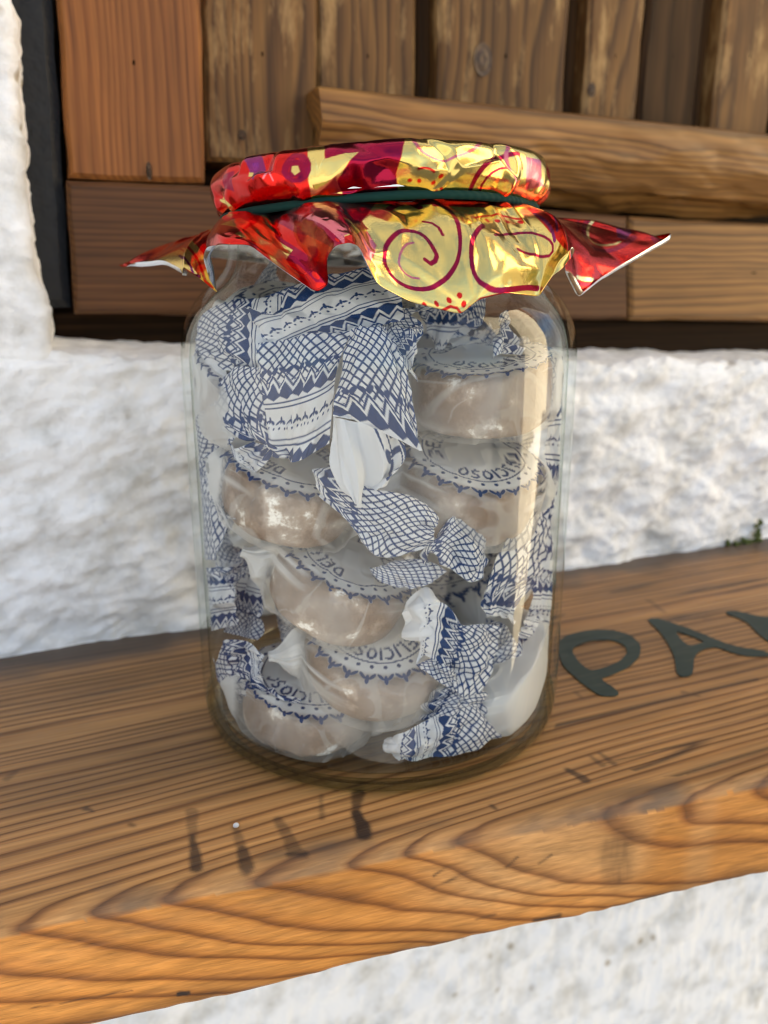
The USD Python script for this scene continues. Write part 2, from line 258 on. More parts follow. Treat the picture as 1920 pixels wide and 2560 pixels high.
# left jamb: its ragged edge stands against the black frame
EDGE = [(-40, -200), (6, -60), (30, 0), (38, 90), (44, 200), (50, 315), (66, 345), (70, 362), (62, 395), (64, 460), (74, 600), (84, 660), (95, 698), (108, 716), (120, 765), (127, 838), (128, 905)]
EP = np.array([on_y(x, y, WY - 0.001) for x, y in EDGE])
def jamb():
    zs = np.concatenate([np.linspace(0.078, 0.34, 245), np.linspace(0.34, 0.62, 30)[1:]])
    o = EP[:, 2].argsort(); xe = np.interp(zs, EP[o, 2], EP[o, 0])
    yf = WY - 0.0015 + 0.0075*smoothstep(0.112, 0.080, zs)
    u = np.concatenate([np.linspace(0, 0.75, 30)[:-1], np.linspace(0.75, 1, 90)]); rr = 0.004; P, N = [], []
    for k in u:
        x = -0.42 + (xe - rr + 0.42)*k; P.append(np.stack([x, yf, zs], -1)); N.append([0, -1, 0])
    for a in np.linspace(0, math.pi/2, 8)[1:]:
        P.append(np.stack([xe - rr + rr*math.sin(a), yf + rr*(1 - math.cos(a)), zs], -1)); N.append([math.sin(a), -math.cos(a), 0])
    for b in np.linspace(0.004, 0.05, 12)[1:]:
        P.append(np.stack([xe, yf + b, zs], -1)); N.append([1, 0, 0])
    P = np.array(P); N = np.array(N)[:, None, :]
    d = plaster_noise(P.reshape(-1, 3) + 3.1).reshape(P.shape[:2])*0.55
    P = P + N*d[..., None]
    return P.reshape(-1, 3), grid_faces(*P.shape[:2])[:, ::-1]
obj('window_jamb', jamb(), 'plaster', wall, smooth=True)
obj('outer_wall', trimesh.util.concatenate([box(-1.4, -0.40, WY + 0.003, 0.36, -0.95, 2.3), box(-0.40, 0.60, WY + 0.003, 0.36, -0.95, -0.40), box(0.60, 0.64, WY + 0.003, 0.36, -0.95, 2.3), box(-0.40, 0.60, WY + 0.003, 0.36, 0.6, 2.3), box(-0.4, 0.6, 0.145, 0.36, -0.40, 0.60)]), 'plaster', wall)

# ------------------------------------------------------------------ shutter
def plank(px, Y, thick, name, mat, parent, cham=0.0016, wob=0.0006, seed=0, label=None):
    """a plank whose front outline is given by corners, standing in the plane y = Y"""
    P = np.array([on_y(x, y, Y) for x, y in px])[:, [0, 2]]
    poly = Polygon(P); inner = np.array(poly.buffer(-cham, join_style=2).exterior.coords)[:-1]
    outer = np.array(poly.exterior.coords)[:-1]
    # refine both rings to the same count by walking the outline
    def walk(ring, n):
        r = np.vstack([ring, ring[:1]]); L = np.r_[0, np.cumsum(np.linalg.norm(np.diff(r, axis=0), axis=1))]
        return r, L
    def sample(ring, per):
        out = []
        for a, b in zip(ring, np.roll(ring, -1, 0)):
            out += [a + (b - a)*k/per for k in range(per)]
        return np.array(out)
    if Polygon(inner).exterior.is_ccw != Polygon(outer).exterior.is_ccw: inner = inner[::-1]
    k = np.argmin(np.linalg.norm(inner - outer[0], axis=1)); inner = np.roll(inner, -k, 0)
    per = 14; I, O = sample(inner, per), sample(outer, per)
    n = len(I); c = I.mean(0)
    rings = [(c + (I - c)*0.02, Y), (c + (I - c)*0.5, Y), (I, Y), (O, Y + cham), (O, Y + thick)]
    V = []
    for rg, yv in rings:
        p = np.stack([rg[:, 0], np.full(n, yv), rg[:, 1]], -1)
        V.append(p)
    V = np.array(V)
    V[2:] += (fbm(V[2:].reshape(-1, 3) + seed*1.7, 60, 2, seed)*wob*3).reshape(V[2:].shape[:2])[..., None]*np.array([1, 0.4, 1])
    F = grid_faces(len(rings), n, wrap=True)
    m = trimesh.Trimesh(V.reshape(-1, 3), np.vstack([F[:, [0, 1, 2]], F[:, [0, 2, 3]]]), process=False); m.fix_normals()
    p = obj(name, m, mat, parent, smooth=25)
    if label: stage.GetPrimAtPath(p).SetCustomDataByKey('label', label)
    return p
sh = thing('wooden_shutter', 'old brown wooden window shutter of boards and rails above the white ledge', 'shutter')
plank([(132, -160), (500, -160), (513, 456), (168, 446)], 0.1000, 0.02, 'stile', 'stile_wood', sh, seed=1)
plank([(506, -160), (792, -160), (794, 420), (516, 402)], 0.1085, 0.02, 'stile', 'board_wood', sh, seed=2)
plank([(166, 449), (516, 463), (1571, 541), (1573, 798), (186, 787)], 0.0990, 0.02, 'bottom_rail', 'rail_wood', sh, seed=3)
plank([(1577, 541), (2150, 572), (2150, 806), (1578, 799)], 0.0985, 0.02, 'bottom_rail', 'pale_rail_wood', sh, seed=4)
for i, (a, b, Y, mt) in enumerate([(798, 1040, 0.1130, 'board_wood'), (1094, 1404, 0.1105, 'board_wood'), (1452, 1584, 0.1110, 'board_wood'), (1588, 1726, 0.1170, 'dark_board_wood'), (1772, 1912, 0.1120, 'board_wood'), (1950, 2120, 0.113, 'dark_board_wood')]):
    k = (a - 1000)*0.055                     # uprights fan out as they rise
    lean = (a - 960)/6700*560
    plank([(a + 560*(a - 990)/6900, -160), (b + 560*(b - 990)/6900, -160), (b - 20*(b - 990)/6900, 420), (a - 20*(a - 990)/6900, 420)], Y, 0.015, 'board', mt, sh, cham=0.002, seed=10 + i)
plank([(1043, -160), (1098, -160), (1092, 420), (1040, 420)], 0.1205, 0.01, 'batten', 'dark_board_wood', sh, seed=20)
plank([(1425, -160), (1480, -160), (1450, 420), (1404, 420)], 0.1205, 0.01, 'batten', 'dark_board_wood', sh, seed=21)
plank([(1760, -160), (1810, -160), (1768, 420), (1728, 420)], 0.1215, 0.01, 'batten', 'dark_board_wood', sh, seed=22)
def round_rail():
    a0, a1 = on_y(795, 212, 0.094), on_y(2150, 356, 0.094); b0, b1 = on_y(795, 450, 0.094), on_y(2150, 540, 0.094)
    n = 160; V = []
    prof = [(0.0, 0.02), (0.0, 0.004), (0.015, 0.0012), (0.05, 0.0), (0.3, -0.0012), (0.5, -0.0008), (0.64, 0.001), (0.76, 0.0038), (0.88, 0.0085), (0.97, 0.014), (1.0, 0.02)]
    prof = np.array(prof); tt = np.linspace(0, 1, 42); pr = np.stack([np.interp(tt, np.linspace(0, 1, len(prof)), prof[:, k]) for k in (0, 1)], -1)
    for s in np.linspace(0, 1, n):
        top, bot = a0 + (a1 - a0)*s, b0 + (b1 - b0)*s
        V.append(np.stack([np.full(42, top[0]), 0.0930 + pr[:, 1], top[2] + (bot[2] - top[2])*pr[:, 0]], -1))
    V = np.array(V); q = V.reshape(-1, 3)*np.array([0.25, 1, 1])
    w = (pr[:, 0]**2)[None, :]
    V[..., 2] += (fbm(q, 120, 3, 4)*0.012).reshape(V.shape[:2])*w
    V[..., 1] += (fbm(q + 5, 150, 3, 6)*0.006).reshape(V.shape[:2])*np.clip(pr[:, 0]*4, 0, 1)
    cap = len(V.reshape(-1, 3)); F = grid_faces(n, 42)
    vv = np.vstack([V.reshape(-1, 3), V[0].mean(0)]); caps = np.array([[cap, i + 1, i] for i in range(41)])
    return vv, np.vstack([F[:, [0, 1, 2]], F[:, [0, 2, 3]], caps])
obj('rail', round_rail(), 'pale_rail_wood', sh, smooth=50)
plank([(128, 768), (2150, 808), (2150, 905), (131, 880)], 0.1085, 0.02, 'sill_beam', 'sill_wood', sh, seed=30)
fr = plank([(-60, -160), (120, -160), (178, 768), (60, 772)], 0.1010, 0.03, 'side_frame', 'dark_paint', sh, seed=31, cham=0.003)
def knot(px, Y, rx, rz):
    s = trimesh.creation.icosphere(3, 1.0); v = np.array(s.vertices); v *= [rx, 0.0007, rz]; v[:, 1] += 0.0004*np.cos(np.hypot(v[:, 0]/rx, v[:, 2]/rz)*9); v += on_y(*px, Y)
    obj('knot', (v, s.faces), 'knot_wood', sh, smooth=True)
knot((1206, 150), 0.1104, 0.0042, 0.0062); knot((604, 338), 0.1084, 0.0013, 0.0018); knot((1478, 225), 0.1109, 0.002, 0.003); knot((372, 428), 0.0999, 0.001, 0.003)
obj('back_panel', box(-0.3, 0.6, 0.128, 0.14, 0.09, 0.6), 'sill_wood', sh)

# ------------------------------------------------------------------ shelf board
def front_y(x): return -0.1301*x - 0.06775
shelf = thing('wooden_shelf', 'thick varnished pine board with painted letters that carries the jar', 'shelf')
def shelf_mesh():
    xs = np.concatenate([np.linspace(-0.5, -0.15, 50)[:-1], np.linspace(-0.15, 0.27, 900), np.linspace(0.30, 0.7, 50)[1:]])
    TH = 0.0315; rr = 0.0042; V = []; tops = []
    top = np.concatenate([np.linspace(0, 0.55, 90)[:-1], np.linspace(0.55, 1, 150)])
    front = np.linspace(0, 1, 55)
    n = 0
    yb = 0.0800
    for x in xs:
        fy = front_y(x); w = yb - fy
        edge = 0.0018*float(meshkit.noise(np.array([x*90, 0.3, 1.7]))) + 0.0012*float(meshkit.noise(np.array([x*300, 4.3, 1.7])))
        r = rr*0.6 + edge
        y_top = yb - (w - r)*top; P = [(y, 0.0) for y in y_top]
        P += [(fy + r - r*math.sin(a), -r + r*math.cos(a)) for a in np.linspace(0, math.pi/2, 9)[1:]]
        P += [(fy - 0.0006*math.sin(k*math.pi), -r - (TH - 2*r)*k) for k in front[1:]]
        P += [(fy + r - r*math.cos(a), -TH + r - r*math.sin(a)) for a in np.linspace(0, math.pi/2, 6)[1:]]
        P += [(fy + (yb - fy)*k, -TH) for k in (0.3, 1.0)] + [(yb, 0.0)]
        P = np.array(P); V.append(np.column_stack([np.full(len(P), x), P]))
    V = np.array(V); q = V.reshape(-1, 3)
    und = (fbm(q*np.array([0.2, 1, 1]), 160, 2, 2)*0.0005 + fbm(q, 24, 2, 8)*0.0008).reshape(V.shape[:2])
    ntop = len(top) + 4
    V[:, 5:ntop, 2] += und[:, 5:ntop]
    V[:, ntop:ntop + 62, 1] -= 2*und[:, ntop:ntop + 62]
    return V, ntop
V, ntop = shelf_mesh(); q = V.reshape(-1, 3)
X, Y, ZZ = q.T
def blob(p0, p1, r0, r1, soft):
    """soft mask of a streak from p0 to p1 on the board's top"""
    p0, p1 = np.array(p0), np.array(p1); d = p1 - p0; t = np.clip(((X - p0[0])*d[0] + (Y - p0[1])*d[1])/(d @ d), 0, 1)
    dist = np.hypot(X - p0[0] - d[0]*t, Y - p0[1] - d[1]*t); r = r0 + (r1 - r0)*t
    return smoothstep(1, 0, (dist - r)/soft + 0.5)
warp = fbm(q, 260, 3, 21)*0.0016
def zt(x, y): return on_z(x, y)[:2]
dark = np.zeros(len(q))
X0, Y0 = X.copy(), Y.copy(); X, Y = X + warp, Y + warp*0.7
for (a, b, r0, r1, k) in [((478, 2030), (483, 2095), 0.0016, 0.0010, 0.45), ((482, 2090), (490, 2172), 0.0007, 0.0014, 0.85), ((588, 2065), (604, 2120), 0.0007, 0.0012, 0.5), ((604, 2120), (616, 2165), 0.001, 0.0017, 0.8), ((695, 2050), (738, 2130), 0.0011, 0.0016, 0.55), ((722, 2138), (762, 2136), 0.0007, 0.0007, 0.9),
                           ((803, 1990), (805, 2046), 0.0005, 0.0007, 0.5), ((896, 1985), (890, 2030), 0.0016, 0.0010, 0.75), ((890, 2030), (910, 2085), 0.0012, 0.0019, 0.95),
                           ((1420, 1922), (1462, 1950), 0.0008, 0.0013, 0.75), ((1478, 1890), (1505, 1912), 0.0006, 0.0009, 0.5), ((1500, 1882), (1535, 1908), 0.0006, 0.0009, 0.55), ((1440, 1730), (1452, 1742), 0.0009, 0.0008, 0.4), ((1712, 1730), (1745, 1738), 0.0012, 0.0008, 0.45), ((1620, 1500), (1660, 1530), 0.0015, 0.001, 0.35),
                           ((1230, 2015), (1238, 2022), 0.0007, 0.0006, 0.7), ((215, 2022), (232, 2030), 0.0008, 0.0004, 0.7), ((325, 2062), (335, 2066), 0.0006, 0.0004, 0.6), ((20, 1945), (40, 1930), 0.0012, 0.0008, 0.4), ((330, 2000), (0, 1952), 0.0003, 0.0003, 0.0)]:
    pa, pb = zt(*a), zt(*b); dark = np.maximum(dark, k*blob(pa, pb, r0, r1, 0.0012))
X, Y = X0, Y0
flat = ZZ > -0.0035
dark *= flat
streak = np.clip(fbm(q*np.array([0.10, 1, 1]), 190, 3, 31)*3.2 - 0.42, 0, 1)*smoothstep(-0.045, 0.02, Y)*smoothstep(0.12, -0.08, X)
dark = np.maximum(dark, 0.75*streak*flat)
crk = np.clip(1 - np.abs(fbm(q*np.array([0.05, 1, 1]), 75, 3, 33))*42, 0, 1)*(fbm(q*np.array([0.35, 1, 1]), 30, 2, 34) > 0.06)
dark = np.maximum(dark, 0.8*crk*flat)
# front face: burn mark, cracks, dark lower edge
fd = np.abs(Y - front_y(X)) < 0.004; face = fd & (ZZ < -0.003)
def fmark(pxa, pxb, r, k, soft=0.0012):
    def hit(px):
        d = ray(*px); t = (-0.1301*EYE[0] - 0.06775 - EYE[1])/(d[1] + 0.1301*d[0]); return (EYE + d*t)[[0, 2]]
    a, b = hit(pxa), hit(pxb); d = b - a; t = np.clip(((X - a[0])*d[0] + (ZZ - a[1])*d[1])/(d @ d + 1e-12), 0, 1)
    return k*smoothstep(1, 0, (np.hypot(X + warp - a[0] - d[0]*t, ZZ + warp*0.6 - a[1] - d[1]*t) - r)/soft + 0.5)*face
burn = fmark((1537, 2120), (1545, 2175), 0.0042, 0.62, 0.004)*(0.55 + 0.9*np.abs(fbm(q*np.array([1, 1, 0.12]), 900, 2, 41)))
for m in [burn, fmark((1085, 2190), (1115, 2170), 0.0003, 0.8, 0.0006), fmark((1080, 2222), (1165, 2180), 0.0003, 0.8, 0.0006), fmark((1265, 2165), (1292, 2142), 0.0003, 0.7, 0.0006), fmark((1345, 2155), (1375, 2135), 0.0003, 0.7, 0.0006), fmark((1190, 2300), (1238, 2284), 0.0004, 0.7, 0.0007),
          fmark((445, 2482), (468, 2480), 0.0007, 1.0, 0.0006), fmark((0, 2525), (330, 2470), 0.0002, 0.7, 0.0004), fmark((1345, 2305), (1400, 2292), 0.0009, 1.0), fmark((1600, 2262), (1680, 2245), 0.0013, 1.0), fmark((1560, 2280), (1800, 2222), 0.0004, 0.6), fmark((780, 2455), (870, 2432), 0.0006, 0.8), fmark((470, 2225), (430, 2238), 0.001, 0.9), fmark((660, 2205), (440, 2248), 0.0004, 0.7, 0.001)]:
    dark = np.maximum(dark, m)
grey = smoothstep(0.046, 0.066, Y + fbm(q, 70, 3, 51)*0.02)*0.9*flat
edgeg = smoothstep(0.0065, 0.0015, np.abs(Y - front_y(X) - 0.002))*flat*np.clip(fbm(q*np.array([0.6, 1, 1]), 130, 3, 61)*3 + 0.25, 0, 1)*0.75
grey = np.maximum(grey, edgeg)
edge_dark = smoothstep(-0.024, -0.031, ZZ + fbm(q*np.array([0.4, 1, 1]), 90, 3, 71)*0.016)*0.55*(ZZ < -0.003)
dark = np.maximum(dark, edge_dark)
fx0, fx1 = 0.0, 0.038
worn = face*smoothstep(-0.03, 0.0, X)*smoothstep(0.046, 0.036, X + fbm(q, 150, 2, 81)*0.006)*smoothstep(-0.030, -0.018, ZZ + fbm(q*np.array([0.4, 1, 1]), 80, 2, 83)*0.014)
worn = np.maximum(worn, face*0.7*smoothstep(0.049, 0.054, X)*smoothstep(0.062, 0.057, X))
wear = np.stack([dark, grey, np.clip(worn, 0, 1)*0.75 + 0.25*flat*smoothstep(0.0, 0.03, -Y - 0.02), ], -1)
varn = np.clip(face*(0.85 - 0.75*worn) + 0.10*flat, 0, 1)
obj('board', (q, grid_faces(V.shape[0], V.shape[1])), 'shelf_wood', shelf, smooth=True, wear=wear, varnish=varn)
def chaikin(r):
    r = np.array(r, float)
    for _ in range(2): r = np.stack([0.8*r + 0.2*np.roll(r, -1, 0), 0.2*r + 0.8*np.roll(r, -1, 0)], 1).reshape(-1, 2)
    return r
def letter(polys, name):
    m = []
    for ring in polys:
        holes = []
        if isinstance(ring, tuple): ring, holes = ring[0], [ring[1]]
        P = Polygon([zt(*p) for p in chaikin(ring)], [[zt(*p) for p in chaikin(h)] for h in holes]).buffer(0.0003)
        e = trimesh.creation.extrude_polygon(P, 0.0003, engine='earcut'); e.apply_translation([0, 0, 0.00012]); m.append(e)
    m = trimesh.util.concatenate(m); m = m.subdivide_to_size(0.002)
    vv = np.array(m.vertices); vv[:, 2] += fbm(vv*np.array([0.2, 1, 1]), 160, 2, 2)*0.0005 + fbm(vv, 24, 2, 8)*0.0008; m.vertices = vv
    obj(name, m, 'letter_paint', shelf)
letter([([(1395, 1608), (1420, 1590), (1470, 1578), (1530, 1577), (1575, 1590), (1600, 1612), (1598, 1640), (1570, 1668), (1520, 1690), (1497, 1697), (1547, 1732), (1538, 1741), (1500, 1740), (1460, 1712), (1410, 1668), (1400, 1640)],
          [(1425, 1622), (1470, 1602), (1525, 1600), (1562, 1612), (1572, 1632), (1552, 1655), (1510, 1672), (1472, 1680), (1440, 1652)])], 'painted_letter')
letter([([(1618, 1550), (1640, 1547), (1668, 1556), (1740, 1580), (1800, 1607), (1850, 1622), (1905, 1628), (1930, 1640), (1880, 1642), (1840, 1636), (1790, 1618), (1760, 1622), (1733, 1640), (1730, 1690), (1695, 1692), (1688, 1640), (1660, 1590)],
          [(1682, 1576), (1735, 1593), (1765, 1607), (1735, 1618), (1712, 1614)])], 'painted_letter')
letter([[(1808, 1532), (1845, 1530), (1900, 1545), (2010, 1556), (2015, 1568), (1935, 1563), (1925, 1575), (1965, 1600), (2000, 1625), (1960, 1632), (1900, 1590), (1870, 1556)]], 'painted_letter')
# moss in the corner between shelf and wall
mv = []
for k in range(46):
    c = on_y(1868 + rng.normal(0, 26), 1362 + rng.normal(0, 9), WY - 0.002); s = trimesh.creation.icosphere(1, 0.0007 + 0.0009*rng.random()); s.apply_translation(c + [0, -0.002*rng.random(), 0]); mv.append(s)
for k in range(16):
    c = on_y(1895 + rng.normal(0, 6), 1325 + rng.normal(0, 14), WY - 0.002); s = trimesh.creation.icosphere(1, 0.0006 + 0.0006*rng.random()); s.apply_translation(c); mv.append(s)
tag(stage.GetPrimAtPath(obj('moss', trimesh.util.concatenate(mv), 'moss_look')), 'small green moss patch where the wall meets the shelf', 'moss', kind='stuff')

# ------------------------------------------------------------------ glass jar
def catmull(P, n):
    P = np.array(P, float); L = np.r_[0, np.cumsum(np.linalg.norm(np.diff(P, axis=0), axis=1))]
    from scipy.interpolate import PchipInterpolator
    return PchipInterpolator(L, P)(np.linspace(0, L[-1], n))
jar = thing('glass_jar', 'tall clear glass preserving jar full of paper wrapped sweets', 'jar')
outer = catmull([(0.0, 0.0018), (0.040, 0.0015), (0.0466, 0.0003), (0.0492, 0.0001), (0.0505, 0.0009), (0.0513, 0.0028), (0.0518, 0.0062), (0.0520, 0.0110), (0.0520, 0.03), (0.0520, 0.08), (0.0519, 0.1005), (0.0512, 0.107), (0.0492, 0.1125), (0.0458, 0.1172), (0.0420, 0.1205), (0.0395, 0.1235), (0.0385, 0.1275), (0.0385, 0.143)], 150)
inner = catmull([(0.0, 0.0046), (0.037, 0.0042), (0.0460, 0.0036), (0.0484, 0.0050), (0.0494, 0.0085), (0.0499, 0.016), (0.0499, 0.04), (0.0499, 0.08), (0.0498, 0.1), (0.0490, 0.1065), (0.0468, 0.1118), (0.0434, 0.1160), (0.0396, 0.1193), (0.0371, 0.1228), (0.0362, 0.1275), (0.0362, 0.143)], 150)
prof = np.vstack([outer, [[0.0380, 0.1438], [0.0367, 0.1438]], inner[::-1]])
g = trimesh.creation.revolve(prof, sections=220)
g.merge_vertices(); g.fix_normals()
obj('glass_body', g, 'glass', jar, smooth=40)
base_ring = catmull([(0.0470, 0.0007), (0.0493, 0.0005), (0.0503, 0.0013), (0.0511, 0.0033), (0.0515, 0.0056), (0.0509, 0.0050), (0.0496, 0.0027), (0.0484, 0.0018), (0.0470, 0.0016), (0.0470, 0.0007)], 60)
rg = trimesh.creation.revolve(base_ring, sections=180); rg.merge_vertices(); rg.fix_normals()
obj('base_ring', rg, 'thick_glass', jar, smooth=40)
LIDT = 0.040                                     # the lid sits a little askew
def askew(P):
    P = np.array(P, float); P[..., 2] += LIDT*(P @ LAT - 0); return P
lid = trimesh.creation.revolve([(0, 0.1445), (0.0390, 0.1445), (0.0402, 0.1432), (0.0402, 0.1378), (0.0394, 0.1378), (0.0392, 0.1425), (0.0380, 0.1441), (0, 0.1441)], sections=120)
lid.vertices = askew(lid.vertices); obj('lid', lid, 'tin', jar, smooth=40)
# ------------------------------------------------------------------ foil cover (one gathered sheet) and its cord
from scipy.interpolate import LinearNDInterpolator
def facets(n, u_range, v_range, seed, du=1.0, dv=1.0):
    """piecewise flat crumple: random heights at random points, straight creases between them"""
    r = np.random.default_rng(seed); p = np.stack([r.uniform(*u_range, n), r.uniform(*v_range, n)], -1)
    return LinearNDInterpolator(p*[du, dv], r.uniform(-1, 1, n), fill_value=0.0)
NC = 1500
PHI = np.linspace(-180, 180, NC, endpoint=False)
def ring_dir(phi): 
    a = np.radians(phi)[..., None]; return -VIEW*np.cos(a) + LAT*np.sin(a)
def pt(lat, q, z): return LAT*lat - VIEW*q + Z*z
HEM = [(-180, pt(0.002, -0.060, 0.126)), (-150, pt(-0.03, -0.052, 0.126)), (-128, pt(-0.052, -0.028, 0.128)),
       (-112, on_q(290, 662, 0.002)), (-104, on_q(335, 680, 0.006)), (-98, on_q(408, 674, 0.014)), (-91, on_q(476, 710, 0.026)), (-87, on_q(452, 668, 0.034)), (-80, on_q(498, 695, 0.034)), (-74, on_q(549, 738, 0.033)),
       (-69, on_q(546, 690, 0.040)), (-64, on_q(534, 652, 0.047)), (-58, on_q(560, 612, 0.053)), (-52, on_q(625, 612, 0.055)), (-45, on_q(690, 662, 0.053)), (-37, on_q(792, 733, 0.051)), (-32, on_q(823, 712, 0.052)), (-28.5, on_q(828, 655, 0.057)), (-24, on_q(846, 616, 0.062)), (-19, on_q(872, 606, 0.063)), (-14.5, on_q(900, 616, 0.062)),
       (-11, on_q(924, 672, 0.058)), (-6, on_q(945, 712, 0.055)), (3, on_q(1030, 757, 0.0525)), (16, on_q(1152, 787, 0.050)), (22, on_q(1195, 750, 0.050)), (32, on_q(1265, 733, 0.047)), (44, on_q(1347, 743, 0.042)), (51, on_q(1376, 700, 0.044)), (59, on_q(1423, 636, 0.046)),
       (66, on_q(1405, 690, 0.034)), (74, on_q(1440, 768, 0.026)), (83, on_q(1505, 716, 0.017)), (92, on_q(1565, 684, 0.009)), (105, on_q(1700, 606, -0.002)), (124, pt(0.056, -0.036, 0.128)), (150, pt(0.03, -0.052, 0.126)), (180, pt(0.002, -0.060, 0.126))]
hp = np.array([h[0] for h in HEM], float); hx = np.array([h[1] for h in HEM])
hem = np.stack([np.interp(PHI, hp, hx[:, k]) for k in range(3)], -1)
hem = gaussian_filter1d(hem, 3.2, axis=0, mode='wrap')
RC, ZC = 0.0382, 0.1358
cr = np.random.default_rng(11)
pleat = np.zeros(NC)                              # sharp gathers round the cord
for k in range(34):
    c, w, h = cr.uniform(-180, 180), cr.uniform(2.5, 6.5), cr.uniform(0.35, 1.0)
    d = np.abs((PHI - c + 180) % 360 - 180); pleat += h*np.clip(1 - d/w, 0, 1)
pleat -= 0.45
cprof = np.array([(0, 0.0, 0.1474), (10, 0.018, 0.1474), (20, 0.034, 0.1473), (23.5, 0.0395, 0.1468), (25.5, 0.0416, 0.1452), (28.5, 0.0423, 0.1425), (31.5, 0.0422, 0.1400), (34.5, 0.0411, 0.1374), (36.5, 0.0396, 0.1362), (38, RC, ZC)])
cap_rho = np.concatenate([np.linspace(0.2, 20, 14)[:-1], np.linspace(20, 38, 90)])
SK = np.concatenate([np.linspace(0, 1, 190)[1:]])
rho = np.concatenate([cap_rho, 38 + 36*SK])
from scipy.interpolate import PchipInterpolator
cr_r, cr_z = PchipInterpolator(cprof[:, 0], cprof[:, 1])(cap_rho), PchipInterpolator(cprof[:, 0], cprof[:, 2])(cap_rho)
fc = facets(230, (-190, 190), (15, 39), 5, 0.75, 1.0)
fk = facets(200, (-190, 190), (0, 1), 9, 1.3, 20)
fk2 = facets(1500, (-190, 190), (0, 1), 10, 1.3, 24)
AMP = 1.0
P = []
dirs = ring_dir(PHI)
for i, (rh, r, z) in enumerate(zip(cap_rho, cr_r, cr_z)):
    amt = smoothstep(21, 26, rh)*(1 - smoothstep(36.5, 38, rh))
    low = smoothstep(27, 36, rh)*(1 - 0.6*smoothstep(36.8, 38, rh))
    dd = AMP*0.0014*fc(PHI*0.75, np.full(NC, rh)) * amt + AMP*0.0019*pleat*low
    P.append(askew(dirs*(r + dd)[:, None] + Z*z + Z*(AMP*0.0004*fc(PHI*0.75, np.full(NC, rh + 0.0))*smoothstep(19, 25, rh))[:, None]))
cordp = askew(dirs*(RC + 0.0006*pleat)[:, None] + Z*ZC)
out = hem - cordp; nrm = np.cross(np.gradient(hem, axis=0), out); nrm /= np.linalg.norm(nrm, axis=1, keepdims=True)
nrm *= np.sign((nrm*(dirs + 0.6*Z)).sum(1))[:, None]
for s in SK:
    base = cordp + out*s + dirs*(0.0032*4*s*(1 - s)) + Z*(0.0016*4*s*(1 - s))
    base = base + dirs*(AMP*0.0021*pleat*math.exp(-s*5.0)*smoothstep(0, 0.06, s))[:, None]
    bump = AMP*0.00085*fk(PHI*1.3, np.full(NC, s*20)) + AMP*0.00022*fk2(PHI*1.3, np.full(NC, s*24))
    P.append(base + nrm*(bump*min(1, s*6)*(1 - 0.35*s))[:, None])
P = np.array(P)
# the hem curls over in places and shows its silver back
def win(a, b, e=3.0): return smoothstep(a - e, a + e, PHI)*(1 - smoothstep(b - e, b + e, PHI))
curl = AMP*(1.0*win(66, 112) + 0.9*win(-106, -90) + 0.8*win(-72, -60) + 0.9*win(54, 61, 1.5) + 0.35*win(-30, -24))
k0 = len(rho) - 17; Lh = np.linalg.norm(P[-1] - P[k0], axis=1); od = P[-1] - P[k0]; od /= Lh[:, None]
for m in range(k0 + 1, len(rho)):
    t = (m - k0)/16.0; th = 2.5*np.maximum(curl, 1e-4)
    cu = P[k0] + od*(Lh*np.sin(th*t)/th)[:, None] + nrm*(Lh*(1 - np.cos(th*t))/th)[:, None]
    P[m] = np.where((curl > 0.02)[:, None], cu, P[m])
Psm = gaussian_filter1d(gaussian_filter1d(P, 2.6, axis=1, mode='wrap'), 1.6, axis=0); P = Psm
sheet_xy = rho[:, None, None]*np.stack([np.sin(np.radians(PHI)), -np.cos(np.radians(PHI))], -1)[None]
import shapely
